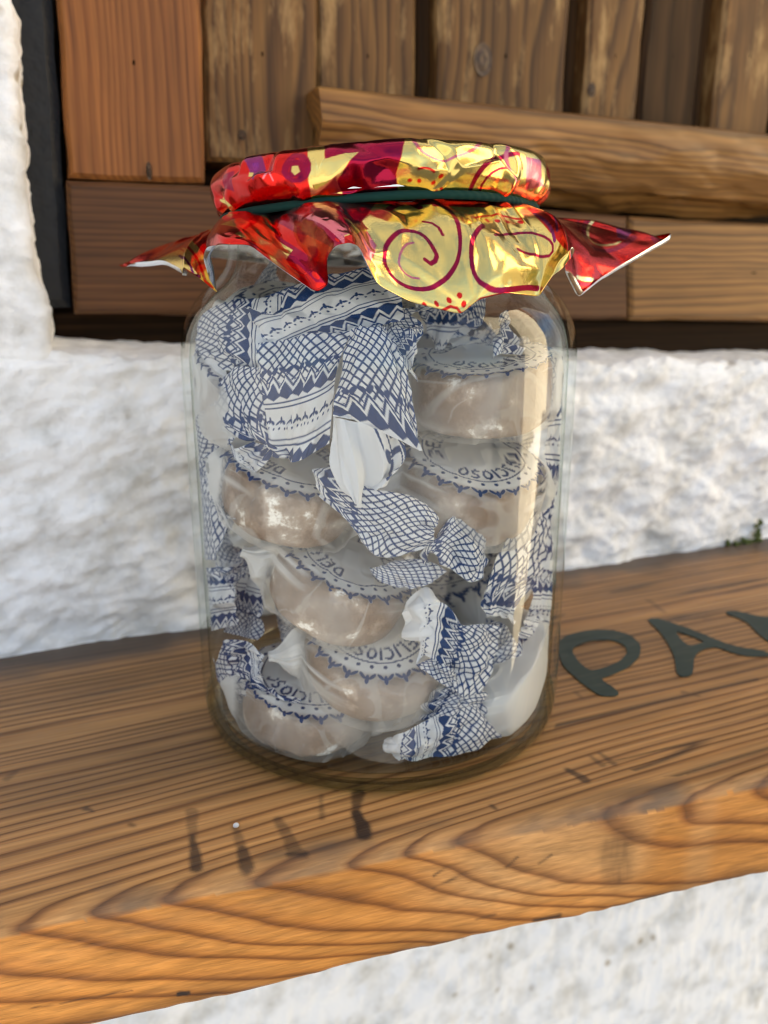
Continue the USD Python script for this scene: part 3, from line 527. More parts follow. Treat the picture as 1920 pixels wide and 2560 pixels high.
FOIL_PRINT = [
('c','P','C',0,[-70, -218, -63, -220, -57, -222, -50, -226, -44, -225, -37, -225, -31, -225, -24, -227, -18, -230, -12, -230, -5, -229, 1, -228, 8, -231, 14, -230, 21, -229, 27, -227, 33, -227, 33, -244, 32, -255, 32, -265, 31, -274, 31, -283, 30, -293, 29, -302, 28, -311, 31, -321, 33, -330, 37, -341, 41, -353, 47, -371, 36, -371, 25, -371, 14, -371, 4, -370, -7, -369, -17, -367, -27, -365, -37, -363, -47, -361, -57, -358, -67, -355, -66, -344, -66, -334, -66, -325, -67, -316, -60, -312, -54, -306, -48, -300, -42, -294, -37, -287, -33, -280, -28, -272, -24, -265, -31, -266, -38, -266, -46, -267, -53, -267, -60, -266, -68, -266, -67, -254, -67, -241, -69, -219]),
('c','P','G',0,[-88, -212, -81, -216, -74, -220, -67, -220, -67, -216, -66, -244, -68, -255, -69, -266, -61, -266, -53, -266, -46, -266, -39, -265, -31, -265, -24, -263, -28, -271, -33, -279, -38, -286, -43, -294, -48, -301, -53, -308, -59, -314, -64, -321, -64, -329, -63, -338, -64, -348, -65, -361, -75, -358, -86, -356, -96, -353, -107, -349, -117, -346, -127, -341, -119, -329, -114, -318, -111, -308, -108, -298, -104, -287, -100, -276, -97, -266, -94, -255, -91, -244, -89, -232, -88, -213]),
('c','P','G',0,[33, -227, 40, -225, 47, -224, 54, -222, 61, -221, 68, -219, 75, -217, 82, -215, 89, -212, 96, -209, 103, -205, 111, -202, 118, -199, 125, -195, 133, -192, 141, -184, 148, -180, 156, -174, 165, -166, 173, -160, 180, -155, 189, -142, 193, -149, 202, -136, 213, -114, 211, -136, 220, -115, 227, -104, 236, -85, 246, -89, 257, -104, 270, -108, 284, -107, 299, -104, 315, -85, 329, -54, 338, -57, 346, -43, 353, -60, 363, -55, 368, -106, 347, -161, 323, -201, 309, -225, 294, -246, 273, -262, 258, -277, 245, -289, 232, -300, 218, -310, 205, -319, 192, -327, 183, -337, 170, -344, 157, -349, 144, -354, 132, -359, 119, -363, 107, -366, 95, -372, 83, -374, 72, -376, 61, -379, 48, -380, 44, -364, 39, -350, 36, -339, 34, -330, 31, -320, 29, -311, 30, -302, 31, -292, 32, -283, 32, -272, 32, -260, 33, -247]),
('c','S','K',0.6,[42, -225, 45, -247, 51, -258, 58, -265, 67, -269, 76, -271, 85, -271, 94, -269, 102, -264, 109, -257, 115, -248, 120, -239, 125, -227, 128, -213, 132, -192]),
('c','S','C',1.01,[176, -309, 167, -297, 161, -285, 158, -273, 157, -259, 157, -245, 160, -232, 165, -219, 172, -207, 180, -194, 189, -183]),
('c','S','C',0.56,[197, -295, 183, -283, 179, -269, 180, -254, 185, -239, 195, -226]),
('c','S','B',0.52,[61, -305, 68, -301, 76, -300, 85, -304]),
('c','S','B',0.59,[52, -325, 54, -326]),
('c','S','B',0.67,[68, -324, 69, -325]),
('c','S','B',0.68,[92, -322, 93, -321]),
('c','S','B',0.68,[99, -308, 101, -305]),
('c','S','B',0.71,[113, -330, 115, -332]),
('c','P','K',0,[203, -173, 212, -163, 221, -152, 230, -137, 240, -145, 252, -150, 264, -153, 277, -155, 291, -151, 286, -168, 281, -183, 276, -196, 261, -198, 248, -197, 235, -193, 223, -187, 213, -181]),
('c','S','K',0.56,[165, -174, 173, -195, 183, -205, 195, -213, 209, -222, 223, -229, 238, -233, 257, -234]),
('c','S','B',0.3,[193, -185, 221, -197]),
('c','P','U',0,[-173, -158, -167, -165, -161, -171, -154, -178, -148, -181, -150, -179, -151, -201, -155, -213, -160, -224, -169, -230, -178, -235, -188, -240, -187, -228, -186, -218, -185, -206, -180, -197, -175, -185, -174, -158]),
('c','P','C',0,[-223, -153, -213, -161, -203, -167, -211, -180, -220, -189, -230, -198, -240, -207, -243, -191, -246, -173, -238, -167, -230, -161]),
('c','S','C',1.1,[-110, -232, -118, -240, -126, -250, -133, -262, -135, -277, -130, -289, -120, -293, -109, -287, -101, -276, -96, -262, -96, -249, -100, -236, -107, -229]),
('c','P','C',0,[-115, -236, -109, -241, -102, -245, -96, -249, -99, -259, -103, -270, -108, -280, -112, -290, -119, -286, -126, -282, -133, -277, -128, -267, -123, -257, -119, -246]),
('c','P','G',0,[-118, -254, -114, -255, -110, -257, -111, -265, -112, -273, -117, -276, -122, -279, -123, -273, -124, -267, -121, -260]),
('c','S','K',0.38,[-133, -211, -142, -231, -154, -243, -171, -252]),
('c','S','K',0.25,[-153, -243, -161, -267]),
('c','P','G',0,[-185, -203, -180, -211, -186, -221, -191, -214]),
('c','P','G',0,[-264, -154, -266, -172, -268, -187, -271, -198, -276, -208, -283, -216, -297, -219, -309, -199, -320, -175, -306, -177, -296, -171, -290, -162, -286, -150, -275, -154]),
('k','P','G',0,[-528, 93, -543, -39, -518, -35, -493, -34, -501, -254, -506, -294, -504, -329, -486, -340, -466, -348, -440, -349, -403, -340, -406, -361, -407, -380, -452, -395, -504, -408, -544, -412, -572, -410, -597, -406, -619, -400, -632, -384, -522, 457, -653, -348, -662, -327, -671, -295, -682, -279, -690, -261, -695, -242, -703, -228, -708, -211, -705, -206, -710, -204, -711, -194, -712, -180, -720, -163, -716, -151, -724, -131, -739, 17, -738, 28, -738, 44, -736, 58, -733, 73, -727, 87, -716, 101, -699, 115, -706, 126, -713, 137, -720, 148, -721, 160, -718, 175, -710, 191, -710, 204, -702, 226, -692, 210, -683, 194, -673, 178, -665, 163, -659, 149, -654, 136, -649, 122, -628, 119, -604, 119, -575, 124, -547, 136, -513, 192, -501, 193]),
('k','P','B',0,[-681, 271, -666, 266, -653, 260, -638, 254, -627, 248, -612, 243, -605, 228, -586, 233, -573, 226, -561, 219, -549, 209, -537, 195, -530, 172, -531, 123, -530, 99, -550, -37, -526, -35, -545, -34, -566, -35, -588, -36, -612, -36, -597, 71, -614, 82, -630, 93, -641, 105, -652, 116, -659, 126, -667, 136, -673, 146, -681, 156, -688, 167, -696, 178, -690, 201, -685, 226, -677, 269]),
('k','S','C',1.4,[-670, 207, -665, 181, -659, 160, -654, 143, -645, 129, -634, 116, -617, 106, -597, 98, -571, 95, -539, 98, -509, 105]),
('k','S','G',0.84,[-685, 221, -661, 154]),
('k','S','B',1.68,[-625, -40, -634, -86, -642, -112, -653, -130, -668, -142, -689, -149, -717, -151, -719, -161, -710, -174]),
('k','S','U',1.26,[-644, 60, -695, -63, -708, -89, -729, -104, -722, -128]),
('k','S','B',0.56,[-543, -99, -569, -265]),
('k','S','B',0.56,[-574, -330, -586, -358]),
('k','S','B',0.56,[-592, -117, -579, -134]),
('k','S','B',0.56,[-635, -289, -653, -326]),
('k','S','B',0.42,[-607, -320, -489, 436]),
('k','S','B',0.56,[-677, -263, -688, -260]),
('k','S','B',0.56,[-687, -224, -701, -228]),
('k','P','C',0,[-369, -381, -336, -364, -305, -345, -276, -327, -249, -308, -230, -304, -221, -312, -213, -319, -202, -330, -192, -344, -173, -339, -167, -362, -167, -395, -141, -366, -137, -388, -128, -401, -103, -371, -93, -377, -80, -377, -68, -378, -56, -378, -45, -381, -33, -383, -22, -385, -10, -387, 1, -388, 13, -388, 5, -412, -2, -435, -10, -458, -22, -476, -35, -493, -48, -511, -65, -532, -90, -558, -129, -602, -192, -661, -231, -671, -262, -678, -291, -679, -315, -670, -177, 633, -193, 669, -359, -647, -368, -640, -377, -634, -387, -625, -402, -618, -418, -610, -416, -601, -413, -589, -408, -576, -404, -563, -400, -551, -396, -537, -393, -525, -401, -515, -412, -509, -424, -503, -437, -498, -454, -494, -472, -489, -493, -484, -520, -477, -551, -469, -558, -458, -559, -447, -556, -434, -549, -421, -504, -418, -450, -408, -407, -396]),
('k','P','B',0,[-629, -388, -614, -400, -594, -409, -573, -415, -549, -421, -522, -429, -480, -431, -444, -434, -468, -450, -494, -465, -524, -478, -522, -489, -519, -500, -517, -510, -515, -520, -514, -529, -499, -536, -485, -542, -471, -548, -457, -554, -444, -561, -476, -562, -481, -557, -477, -564, -468, -570, -462, -577, -452, -583, -443, -592, -433, -599, -444, -590, -455, -581, -465, -573, -475, -566, -482, -558, -492, -551, -497, -542, -507, -535, -519, -528, -419, 605, -436, 597, -448, 584, -455, 560, -475, 564, -488, 556, -497, 543, -507, 531, -521, 525, -676, -285, -679, -277, -682, -273, -674, -290, -546, 494, -539, 487, -515, 452]),
('k','P','G',0,[-556, -408, -530, -412, -486, -409, -441, -401, -402, -392, -369, -381, -333, -355, -297, -323, -293, -343, -288, -359, -305, -382, -321, -401, -338, -420, -354, -437, -352, -448, -351, -460, -351, -473, -353, -488, -370, -490, -394, -497, -421, -507, -428, -519, -435, -531, -441, -542, -448, -553, -473, -557, -485, -558, -491, -551, -498, -544, -505, -537, -513, -530, -519, -522, -518, -512, -511, -500, -504, -489, -496, -476, -488, -464, -480, -450, -509, -442, -539, -435, -552, -422]),
('k','P','B',0,[-427, -571, -414, -584, -404, -598, -394, -615, -409, -614, -421, -609, -427, -602, -436, -598, -441, -592, -448, -587, -452, -583, -442, -577]),
('k','S','B',1.68,[-307, -537, -308, -543]),
('k','S','B',1.94,[-392, -581, -391, -587]),
('k','P','B',0,[-80, -416, -66, -413, -54, -413, -41, -412, -53, -438, -67, -463, -83, -491, -84, -471, -83, -447]),
('k','S','G',1.26,[-195, -568, -175, -577, -156, -585, -127, -571]),
('k','S','B',1.26,[-277, -661, -276, -666]),
('k','P','G',0,[-6, -400, 5, -402, 17, -403, 29, -403, 40, -403, 52, -404, 63, -403, 75, -402, 87, -401, 98, -399, 109, -397, 121, -396, 134, -394, 148, -393, 161, -390, 174, -387, 186, -382, 200, -377, 213, -371, 226, -364, 240, -355, 253, -345, 267, -333, 280, -321, 291, -310, 306, -298, 328, -282, 345, -270, 362, -261, 378, -283, 395, -300, 412, -313, 430, -326, 450, -336, 472, -346, 495, -354, 520, -361, 547, -367, 578, -372, 613, -359, 569, -144, 638, -366, 647, -344, 653, -318, 600, -430, 591, -443, 581, -456, 570, -470, 555, -488, 540, -505, 524, -522, 513, -533, 498, -544, 482, -560, 462, -572, 444, -589, 426, -604, 393, -618, 366, -635, 340, -649, 315, -662, 287, -674, 258, -693, 239, -697, 226, -704, 212, -706, 200, -712, 186, -715, 168, -719, 150, -723, 132, -726, 114, -731, 96, -734, 77, -736, 59, -737, 43, -738, 27, -738, 11, -739, -5, -739, -20, -739, -36, -738, -52, -737, -68, -736, -84, -733, -96, -728, -114, -726, -130, -722, -140, -715, -93, -673, -68, -646, -53, -625, -41, -605, -45, -594, -48, -581, -50, -568, -54, -555, -72, -568, -99, -587, -145, -633, -199, -672, -231, -673, -255, -666, -228, -664, -196, -652, -156, -622, -111, -560, -83, -537, -62, -521, -48, -497, -36, -473, -26, -450, -16, -426]),
('k','P','K',0,[-224, -669, -194, -667, -142, -629, -100, -586, -74, -568, -56, -556, -53, -569, -49, -581, -46, -593, -43, -605, -50, -622, -59, -640, -71, -659, -88, -680, -120, -711, -130, -707, -141, -705, -156, -709, -163, -705, -92, 599, -105, 580, -118, 560, -268, -688, -248, -682]),
('k','S','C',1.68,[20, -432, 39, -408, 56, -397, 72, -399, 87, -411]),
('k','S','C',1.24,[118, -399, 133, -397, 146, -404, 157, -418, 166, -436, 174, -456, 180, -477, 183, -497, 185, -515, 185, -533, 184, -550, 181, -565, 178, -580, 172, -596, 165, -611, 156, -628, 144, -644, 130, -659, 114, -672, 97, -682, 78, -690, 60, -695, 41, -697, 24, -698, 8, -696, -6, -692, -17, -684, -23, -673, -27, -658, -27, -640, -23, -621, -15, -599, -3, -577, 11, -556, 25, -539, 40, -527, 54, -519, 69, -516, 83, -518, 94, -526, 102, -538, 110, -552, 118, -566, 124, -580, 119, -598, 106, -611, 91, -604]),
('k','S','K',0.61,[64, -557, 46, -569, 31, -589, 20, -613, 16, -635, 21, -651, 34, -661, 52, -665, 72, -661]),
('k','S','C',0.76,[94, -470, 113, -471, 128, -483, 138, -506]),
('k','S','C',1.54,[248, -460, 236, -481, 228, -503, 224, -524, 223, -544, 224, -563, 227, -580, 232, -597, 240, -613, 253, -626, 270, -636, 292, -641, 317, -641, 342, -636, 368, -627, 393, -613, 414, -595, 434, -575, 454, -555, 474, -536, 495, -519]),
('k','S','C',0.98,[289, -478, 305, -462, 321, -443, 337, -425, 352, -407, 367, -393, 387, -383, 418, -376, 450, -372, 479, -375, 503, -385, 514, -402, 501, -420, 464, -436, 429, -448, 410, -460, 391, -467, 372, -469]),
('k','S','B',0.84,[226, -431, 244, -411, 261, -391, 280, -372, 299, -357, 317, -346, 337, -342]),
('k','S','B',1.4,[257, -422, 259, -423]),
('k','S','B',1.4,[285, -403, 287, -403]),
('k','S','B',1.4,[312, -376, 314, -376]),
('k','S','B',1.4,[340, -353, 342, -354]),
('k','S','B',1.33,[82, -730, 85, -731]),
('k','S','B',1.45,[123, -713, 125, -714]),
('k','S','B',1.47,[163, -688, 166, -688]),
('k','S','B',1.45,[193, -667, 196, -668]),
('k','S','B',1.56,[211, -687, 214, -688]),
('k','S','B',1.2,[238, -700, 240, -700]),
('k','S','B',0.77,[143, -725, 170, -702, 191, -698, 206, -710]),
('k','P','B',0,[379, -278, 396, -272, 414, -264, 432, -254, 449, -265, 465, -274, 459, 87, 465, 104, 474, 116, 484, 125, 494, 129, 503, 133, 519, 119, 528, 128, 535, 142, 548, 145, 560, 149, 570, 151, 582, 155, 595, 159, 607, 162, 620, 165, 632, 169, 646, 173, 659, 177, 673, 180, 687, 184, 701, 188, 714, 189, 714, 171, 718, 156, 723, 141, 726, 127, 729, 114, 732, 99, 734, 86, 735, 72, 736, 59, 737, 45, 739, 30, 739, 12, 739, -10, 739, -34, 736, -56, 734, -79, 732, -101, 729, -121, 725, -140, 721, -158, 716, -176, 712, -193, 709, -202, 708, -210, 703, -227, 698, -242, 693, -258, 688, -272, 680, -285, 676, -301, 663, -307, 655, -329, 645, -350, 633, -373, 608, -376, 572, -378, 542, -373, 516, -366, 492, -358, 469, -349, 449, -338, 430, -326, 412, -313, 395, -297]),
('k','S','U',1.4,[395, -290, 427, -305, 455, -324, 482, -346, 505, -370]),
('k','S','U',1.12,[458, -269, 500, -335]),
('k','S','C',0.43,[477, 125, 528, 21]),
('k','S','C',1.68,[517, 136, 508, 132, 511, 101, 534, 48, 555, 4, 575, -31, 596, -40, 615, -29, 631, -8, 641, 18, 647, 39, 648, 59, 646, 79, 639, 102, 630, 125]),
('k','S','L',0.75,[521, 137, 511, 135, 524, 87, 548, 37, 572, 4, 593, -3, 611, 14, 623, 35, 631, 56, 630, 77]),
('k','P','U',0,[574, 125, 575, 152, 585, 156, 594, 157, 612, 136, 622, 116, 630, 98, 621, 93, 610, 89, 593, 105]),
('k','S','L',1.12,[659, -316, 641, -232, 638, -173, 665, -148, 690, -121]),
('k','S','C',0.84,[670, -303, 664, -257, 649, -198, 668, -165, 693, -140, 717, -113]),
('k','P','C',0,[642, 170, 654, 178, 666, 177, 677, 181, 690, 185, 702, 188, 714, 189, 707, 191, 701, 165, 697, 152, 692, 141, 675, 146, 659, 152]),
('k','P','G',0,[588, -449, 674, -300, 671, -291, 678, -276, 685, -265, 692, -253, 699, -239, 703, -223, 708, -209, 709, -202, 709, -211, 702, -220, 701, -238, 691, -247, 684, -263, 684, -278, 576, -459])]

FC = {'B': (0.58, 0.022, 0.018), 'C': (0.30, 0.012, 0.045), 'G': (0.72, 0.55, 0.18), 'K': (0.62, 0.16, 0.20), 'U': (0.22, 0.03, 0.13), 'L': (0.85, 0.74, 0.36)}
sx = sheet_xy.reshape(-1, 2); R2 = np.hypot(*sx.T); col = np.tile(np.array(FC['B']), (len(sx), 1))
_ang = np.degrees(np.arctan2(sx[:, 0], -sx[:, 1])); col[(R2 > 38) & (_ang > -103) & (_ang < -66)] = FC['G']
for zone, kind, c, w, pts in FOIL_PRINT:
    pts = np.array(pts, float).reshape(-1, 2)/10
    if kind == 'S':
        geo = shapely.LineString(pts).buffer(w/2)
    else: geo = shapely.make_valid(Polygon(pts)).buffer(0.15).buffer(-0.15)
    if geo.is_empty: continue
    b = geo.bounds; near = (sx[:, 0] > b[0] - .3) & (sx[:, 0] < b[2] + .3) & (sx[:, 1] > b[1] - .3) & (sx[:, 1] < b[3] + .3)
    near &= (R2 < 38.3) if zone == 'c' else (R2 > 37.7)
    i = np.nonzero(near)[0]
    if not len(i): continue
    pp = shapely.points(sx[i]); d = shapely.distance(pp, geo.boundary)*np.where(shapely.contains_xy(geo, sx[i, 0], sx[i, 1]), 1, -1)
    a = np.clip(d/0.14 + 0.5, 0, 1)[:, None]
    col[i] = col[i]*(1 - a) + np.array(FC[c])*a
Fq = grid_faces(len(rho), NC, wrap=True)[:, ::-1]
tag(stage.GetPrimAtPath(obj('foil_cover', (P.reshape(-1, 3), Fq), 'foil', smooth=True, print=col)), 'crinkled red and gold foil sheet with swirls gathered over the lid', 'foil cover')
# cord
def tube(path, r, k=12, closed=True):
    path = np.array(path); tg = np.roll(path, -1, 0) - np.roll(path, 1, 0); tg /= np.linalg.norm(tg, axis=1, keepdims=True)
    a = np.cross(tg, [0, 0, 1.0]); a /= np.linalg.norm(a, axis=1, keepdims=True); b = np.cross(a, tg); th = np.linspace(0, 2*np.pi, k, endpoint=False)
    V = path[:, None] + r*(a[:, None]*np.cos(th)[None, :, None] + b[:, None]*np.sin(th)[None, :, None])
    i, j = np.meshgrid(np.arange(len(path)), np.arange(k), indexing='ij'); i2 = (i + 1) % len(path); j2 = (j + 1) % k
    return V.reshape(-1, 3), np.stack([i*k + j, i2*k + j, i2*k + j2, i*k + j2], -1).reshape(-1, 4)
pa = np.linspace(-180, 180, 360, endpoint=False)
cpath = askew(ring_dir(pa)*(RC + 0.0013 + 0.0003*np.sin(np.radians(pa*5)))[:, None] + Z*(ZC + 0.0001 + 0.0003*np.sin(np.radians(pa*3 + 40)))[:, None])
tag(stage.GetPrimAtPath(obj('elastic_cord', tube(cpath, 0.00095), 'cord_green', smooth=True)), 'dark green elastic cord holding the foil under the lid rim', 'cord')
# ------------------------------------------------------------------ wrapped sweets
def cov(sd, w=0.010): return np.clip(0.5 - sd/w, 0, 1)           # ink cover from a signed distance in cm
def ell(x, y, cx, cy, rx, ry, ang=0.0):
    c, s = math.cos(ang), math.sin(ang); u, v = (x - cx)*c + (y - cy)*s, -(x - cx)*s + (y - cy)*c
    return (np.hypot(u/rx, v/ry) - 1)*min(rx, ry)
def tri(v, p): t = np.abs((v/p) % 1.0 - 0.5)*2; return t
PZ = 0.42
def sprig(x, y):
    """three petals and a dot, about 0.4 wide"""
    d = ell(x, y, 0, -0.02, 0.045, 0.11); d = np.minimum(d, ell(x, y, -0.11, 0.05, 0.042, 0.10, 0.95)); d = np.minimum(d, ell(x, y, 0.11, 0.05, 0.042, 0.10, -0.95))
    return np.minimum(d, np.hypot(x, y - 0.21) - 0.042)
def tail_print(d, v):
    """ink of the wrapper's end: D centimetres from the paper's edge, V along it: lattice, zigzag, flowers, zigzag, bare"""
    p, q = (d + v)/1.41421, (d - v)/1.41421; pitch = 0.195
    lat = np.minimum(np.abs((p/pitch) % 1 - 0.5), np.abs((q/pitch) % 1 - 0.5))*pitch - 0.026
    ink = cov(lat)
    def zig(dd, ink):
        t = tri(v, PZ); b = 2.05 + 0.30*t
        ins = dd > b
        leaf = np.minimum(ell(dd, (v + PZ/2) % PZ - PZ/2, 2.0, 0.14, 0.16, 0.06, 0.9), ell(dd, (v + PZ/2) % PZ - PZ/2, 2.0, -0.14, 0.16, 0.06, -0.9))
        ink = np.where(dd < 2.7, np.maximum(ink*(dd < b), cov(leaf)), ink)
        band = cov(b - dd)*cov(dd - 2.80)
        ink = np.where((dd > b - .02) & (dd < 2.82), band, ink)
        ink = ink*(1 - cov(np.abs(dd - b - 0.15) - 0.055)*(dd < 2.82))
        tr = np.maximum(2.62 + 0.5*np.abs(((v + PZ/2) % PZ) - PZ/2) - dd, dd - 2.76)
        ink = ink*(1 - cov(tr)*(dd > 2.5)*(dd < 2.8))
        return ink
    mid = 3.27; dm = np.where(d > mid, 2*mid - d, d)
    ink = np.where(d > mid, 0, ink)
    ink = zig(dm, ink)
    ink = np.where(dm > 2.82, np.maximum(cov(np.abs(dm - 2.90) - 0.018), 0), ink)
    fx = (v % 0.36) - 0.18
    ink = np.where(dm > 2.95, cov(np.minimum(0.8*sprig(fx/0.8, (d - mid + 0.05)/0.8), np.hypot(np.abs(fx) - 0.18, d - mid - 0.13) - 0.03)), ink)
    return np.where(d > 2*mid - 1.75, 0, ink)
GL = {'D': [[(0, 0), (0, 1), (.45, .85), (.6, .5), (.45, .12), (0, 0)]], 'E': [[(.5, 0), (0, 0), (0, 1), (.5, 1)], [(0, .5), (.4, .5)]], 'L': [[(0, 1), (0, 0), (.45, 0)]], 'I': [[(0, 0), (0, 1)]],
      'C': [[(.55, .9), (.3, 1), (.05, .75), (0, .4), (.2, .03), (.55, .08)]], 'O': [[(.3, 1), (.05, .75), (0, .4), (.25, 0), (.5, .15), (.6, .55), (.5, .88), (.3, 1)]], 'S': [[(.5, .92), (.25, 1), (.05, .8), (.12, .6), (.42, .45), (.5, .2), (.28, 0), (0, .1)]]}
WID = {'D': .6, 'E': .5, 'L': .45, 'I': .02, 'C': .55, 'O': .6, 'S': .5}
def word_lines(word, h, gap):
    x, segs = 0.0, []
    for ch in word:
        for st in GL[ch]:
            segs += [((x + a[0]*h, a[1]*h), (x + b[0]*h, b[1]*h)) for a, b in zip(st[:-1], st[1:])]
        x += WID[ch]*h + gap
    return np.array(segs), x - gap
WORD, WLEN = word_lines('DELICIOSO', 0.34, 0.115)
def disc_print(s, v, turn):
    """ink of the wrapper's middle: the word round the rim twice, a ring line, dots and sprigs"""
    r, th = np.hypot(s, v), np.arctan2(v, s) - turn
    ink = cov(np.abs(r - 1.27) - 0.02)
    for c in (0.0, math.pi):
        dth = (th - c + math.pi) % (2*math.pi) - math.pi
        al, up = -dth*1.0 + WLEN/2, r - 0.82
        m = (np.abs(up - 0.17) < 0.3) & (al > -0.2) & (al < WLEN + 0.2); i = np.nonzero(m.ravel())[0]
        if len(i):
            x, y = al.ravel()[i], up.ravel()[i]; best = np.full(len(i), 9.0)
            for a, b in WORD:
                e = b - a; t = np.clip(((x - a[0])*e[0] + (y - a[1])*e[1])/(e @ e), 0, 1); best = np.minimum(best, np.hypot(x - a[0] - e[0]*t, y - a[1] - e[1]*t))
            f = ink.ravel(); f[i] = np.maximum(f[i], cov(best - 0.033)); ink = f.reshape(ink.shape)
    n = 26; a = (th*n/(2*math.pi)) % 1 - 0.5; ink = np.maximum(ink, cov(np.hypot(a*2*math.pi*1.40/n, r - 1.40) - 0.052)*(r > 1.3))
    n2 = 23; a = ((th*n2/(2*math.pi)) % 1 - 0.5)*2*math.pi*1.66/n2
    d = ell(a, r, 0, 1.75, 0.055, 0.125); d = np.minimum(d, ell(a, r, -0.125, 1.67, 0.048, 0.115, -0.8)); d = np.minimum(d, ell(a, r, 0.125, 1.67, 0.048, 0.115, 0.8))
    return np.maximum(ink, cov(d)*(r > 1.5))
def creases(x, y, seed, f, amp):
    """paper creases: sharp ridged noise plus flat facets"""
    p = np.stack([x*f, y*f, np.full_like(x, seed*3.7)], -1)
    a = np.abs(meshkit.noise(p, seed) - 0.5)*2; b = np.abs(meshkit.noise(p*2.3 + 9, seed + 1) - 0.5)*2
    return amp*((1 - a)**3*1.0 + 0.4*(1 - b)**3 - 0.5)
INZ, INR = inner[:, 1], inner[:, 0]
_o = np.argsort(INZ[20:]); 
def inside(P, gap=0.0006):
    """presses points that would pass through the glass flat against it"""
    P = np.array(P, float); P[..., 2] = np.clip(P[..., 2], 0.0047, 0.1415)
    lim = np.interp(P[..., 2], INZ[20:][_o], INR[20:][_o]) - gap; h = np.hypot(P[..., 0], P[..., 1])
    over = np.maximum(h - (lim - 0.0015), 0); newh = np.where(h > lim - 0.0015, lim - 0.0015*np.exp(-over/0.0015), h)
    k = newh/np.maximum(h, 1e-9); P[..., 0] *= k; P[..., 1] *= k; return P
def rot(axis, a):
    return trimesh.transformations.rotation_matrix(a, axis)[:3, :3]
def body(owner, C, tilt, roll, spin, R=0.0188, A=0.0080, seed=0, fine=True, veil=0.5, necks=(1, 1), turn=None, printed=True):
    """a ring biscuit in waxed paper: tilt leans its top to the viewer, roll drops its right side, spin turns the twist axis"""
    T = rot(VIEW, math.radians(roll)) @ rot(LAT, math.radians(tilt))
    n = T @ Z; t = T @ (LAT*math.cos(math.radians(spin)) + VIEW*math.sin(math.radians(spin))); b = np.cross(n, t)
    bp = [(0.0045, -A*.6), (0.0065, -A), (R*.80, -A), (R*.93, -A*.86), (R*.985, -A*.5), (R, 0), (R*.985, A*.5), (R*.93, A*.86), (R*.80, A), (0.0065, A), (0.0045, A*.6)]
    k = trimesh.creation.revolve(catmull(np.vstack([bp, bp[:1]]), 60)*[0.945, 0.93], sections=90); k.merge_vertices(); k.fix_normals()
    kv = np.array(k.vertices); kn = np.array(k.vertex_normals); kv = kv + kn*(fbm(kv + seed, 130, 3, seed)*0.0011 - 0.0002)[:, None]
    obj('biscuit', (inside(kv @ np.stack([t, b, n]) + C, 0.0016), k.faces), 'biscuit_crumb', owner, smooth=True)
    ns, nf = (300, 420) if fine else (130, 180)
    L0, L1 = (R*1.40 if necks[0] else R*1.04), (R*1.40 if necks[1] else R*1.04)
    s = np.linspace(-L0, L1, ns)[:, None]; f = np.linspace(-math.pi, math.pi, nf, endpoint=False)[None, :]
    S = np.abs(s)/R
    w = R*np.sqrt(np.clip(1 - np.clip(S, 0, 1)**2, 0, 1)); neck = 0.0036
    w = np.maximum(w, 0) ; w = np.sqrt(w**2 + (neck*1.25)**2*(S > 0.0)) + 0.0006
    h = A*(1 - smoothstep(0.80, 1.3, S)) + neck*smoothstep(0.80, 1.3, S) + 0.0004
    pin = 1 - 0.72*smoothstep(1.08, 1.38, S); w = w*pin; h = h*pin
    if not (necks[0] and necks[1]): 
        end = np.where(s < 0, 0 if necks[0] else 1, 0 if necks[1] else 1)*smoothstep(0.9, 1.04, S); w = w*(1 - end) + 1e-4; h = h*(1 - 0.7*end)
    ex = 2/(4.2 - 2.0*smoothstep(0.7, 1.3, S))
    cs, sn = np.cos(f), np.sin(f)
    yv = w*np.sign(sn)*np.abs(sn)**ex; zv = h*np.sign(cs)*np.abs(cs)**ex        # f = 0 is the top
    r = np.random.default_rng(seed + 50)
    pl = 0
    for j in range(15):
        c0, wd, hh = r.uniform(-math.pi, math.pi), r.uniform(0.07, 0.26), r.uniform(0.4, 1)
        for sg in (-1, 1):
            cc = c0 + sg*r.uniform(-0.3, 0.3); dd = np.abs((f - cc + math.pi) % (2*math.pi) - math.pi)
            pl = pl + hh*np.clip(1 - dd/wd, 0, 1)*smoothstep(0.25, 1.05, np.clip(s*sg/R, 0, 2))
    puff = 1 + 0.06*np.clip(pl, -.5, 1.2)/(0.4 + 0.6*np.hypot(yv, zv)/R)
    P = t*s[..., None] + b*(yv*puff)[..., None] + n*(zv*puff)[..., None]
    dirn = b*(yv/(w + 1e-5))[..., None] + n*(zv/(h + 1e-5))[..., None]; dirn /= np.linalg.norm(dirn, axis=-1, keepdims=True) + 1e-9
    al = np.cumsum(np.hypot(np.diff(yv, axis=1, append=yv[:, :1]), np.diff(zv, axis=1, append=zv[:, :1])), axis=1); mid = nf//2; al = al - al[:, mid:mid + 1]
    sc, vc = s*100 + 0*f, al*100
    cz = creases(sc, vc, seed, 0.9, 1.0)
    P = P + dirn*(0.0010*cz + 0.0022*fbm(np.stack([sc, vc, 0*sc + seed*1.3], -1), 0.55, 2, seed))[..., None] + C
    ink = disc_print(sc, vc, (math.radians(turn) if turn is not None else r.uniform(0, 6.28))) if printed else 0*sc
    rr = np.hypot(sc, vc)
    v0 = veil + 0.34*(meshkit.fbm(np.stack([sc*0.9, vc*0.9, 0*sc + seed], -1), 3, seed) - 0.5)*2
    ve = np.maximum(v0, 0.96*smoothstep(1.78, 1.5, rr)); ve = np.maximum(ve, 0.95*smoothstep(0.88, 1.12, S)); ve = np.maximum(ve, ink*0.97)
    ve = np.maximum(ve, np.clip(pl, 0, 1)*0.75*smoothstep(0.2, 0.6, S))
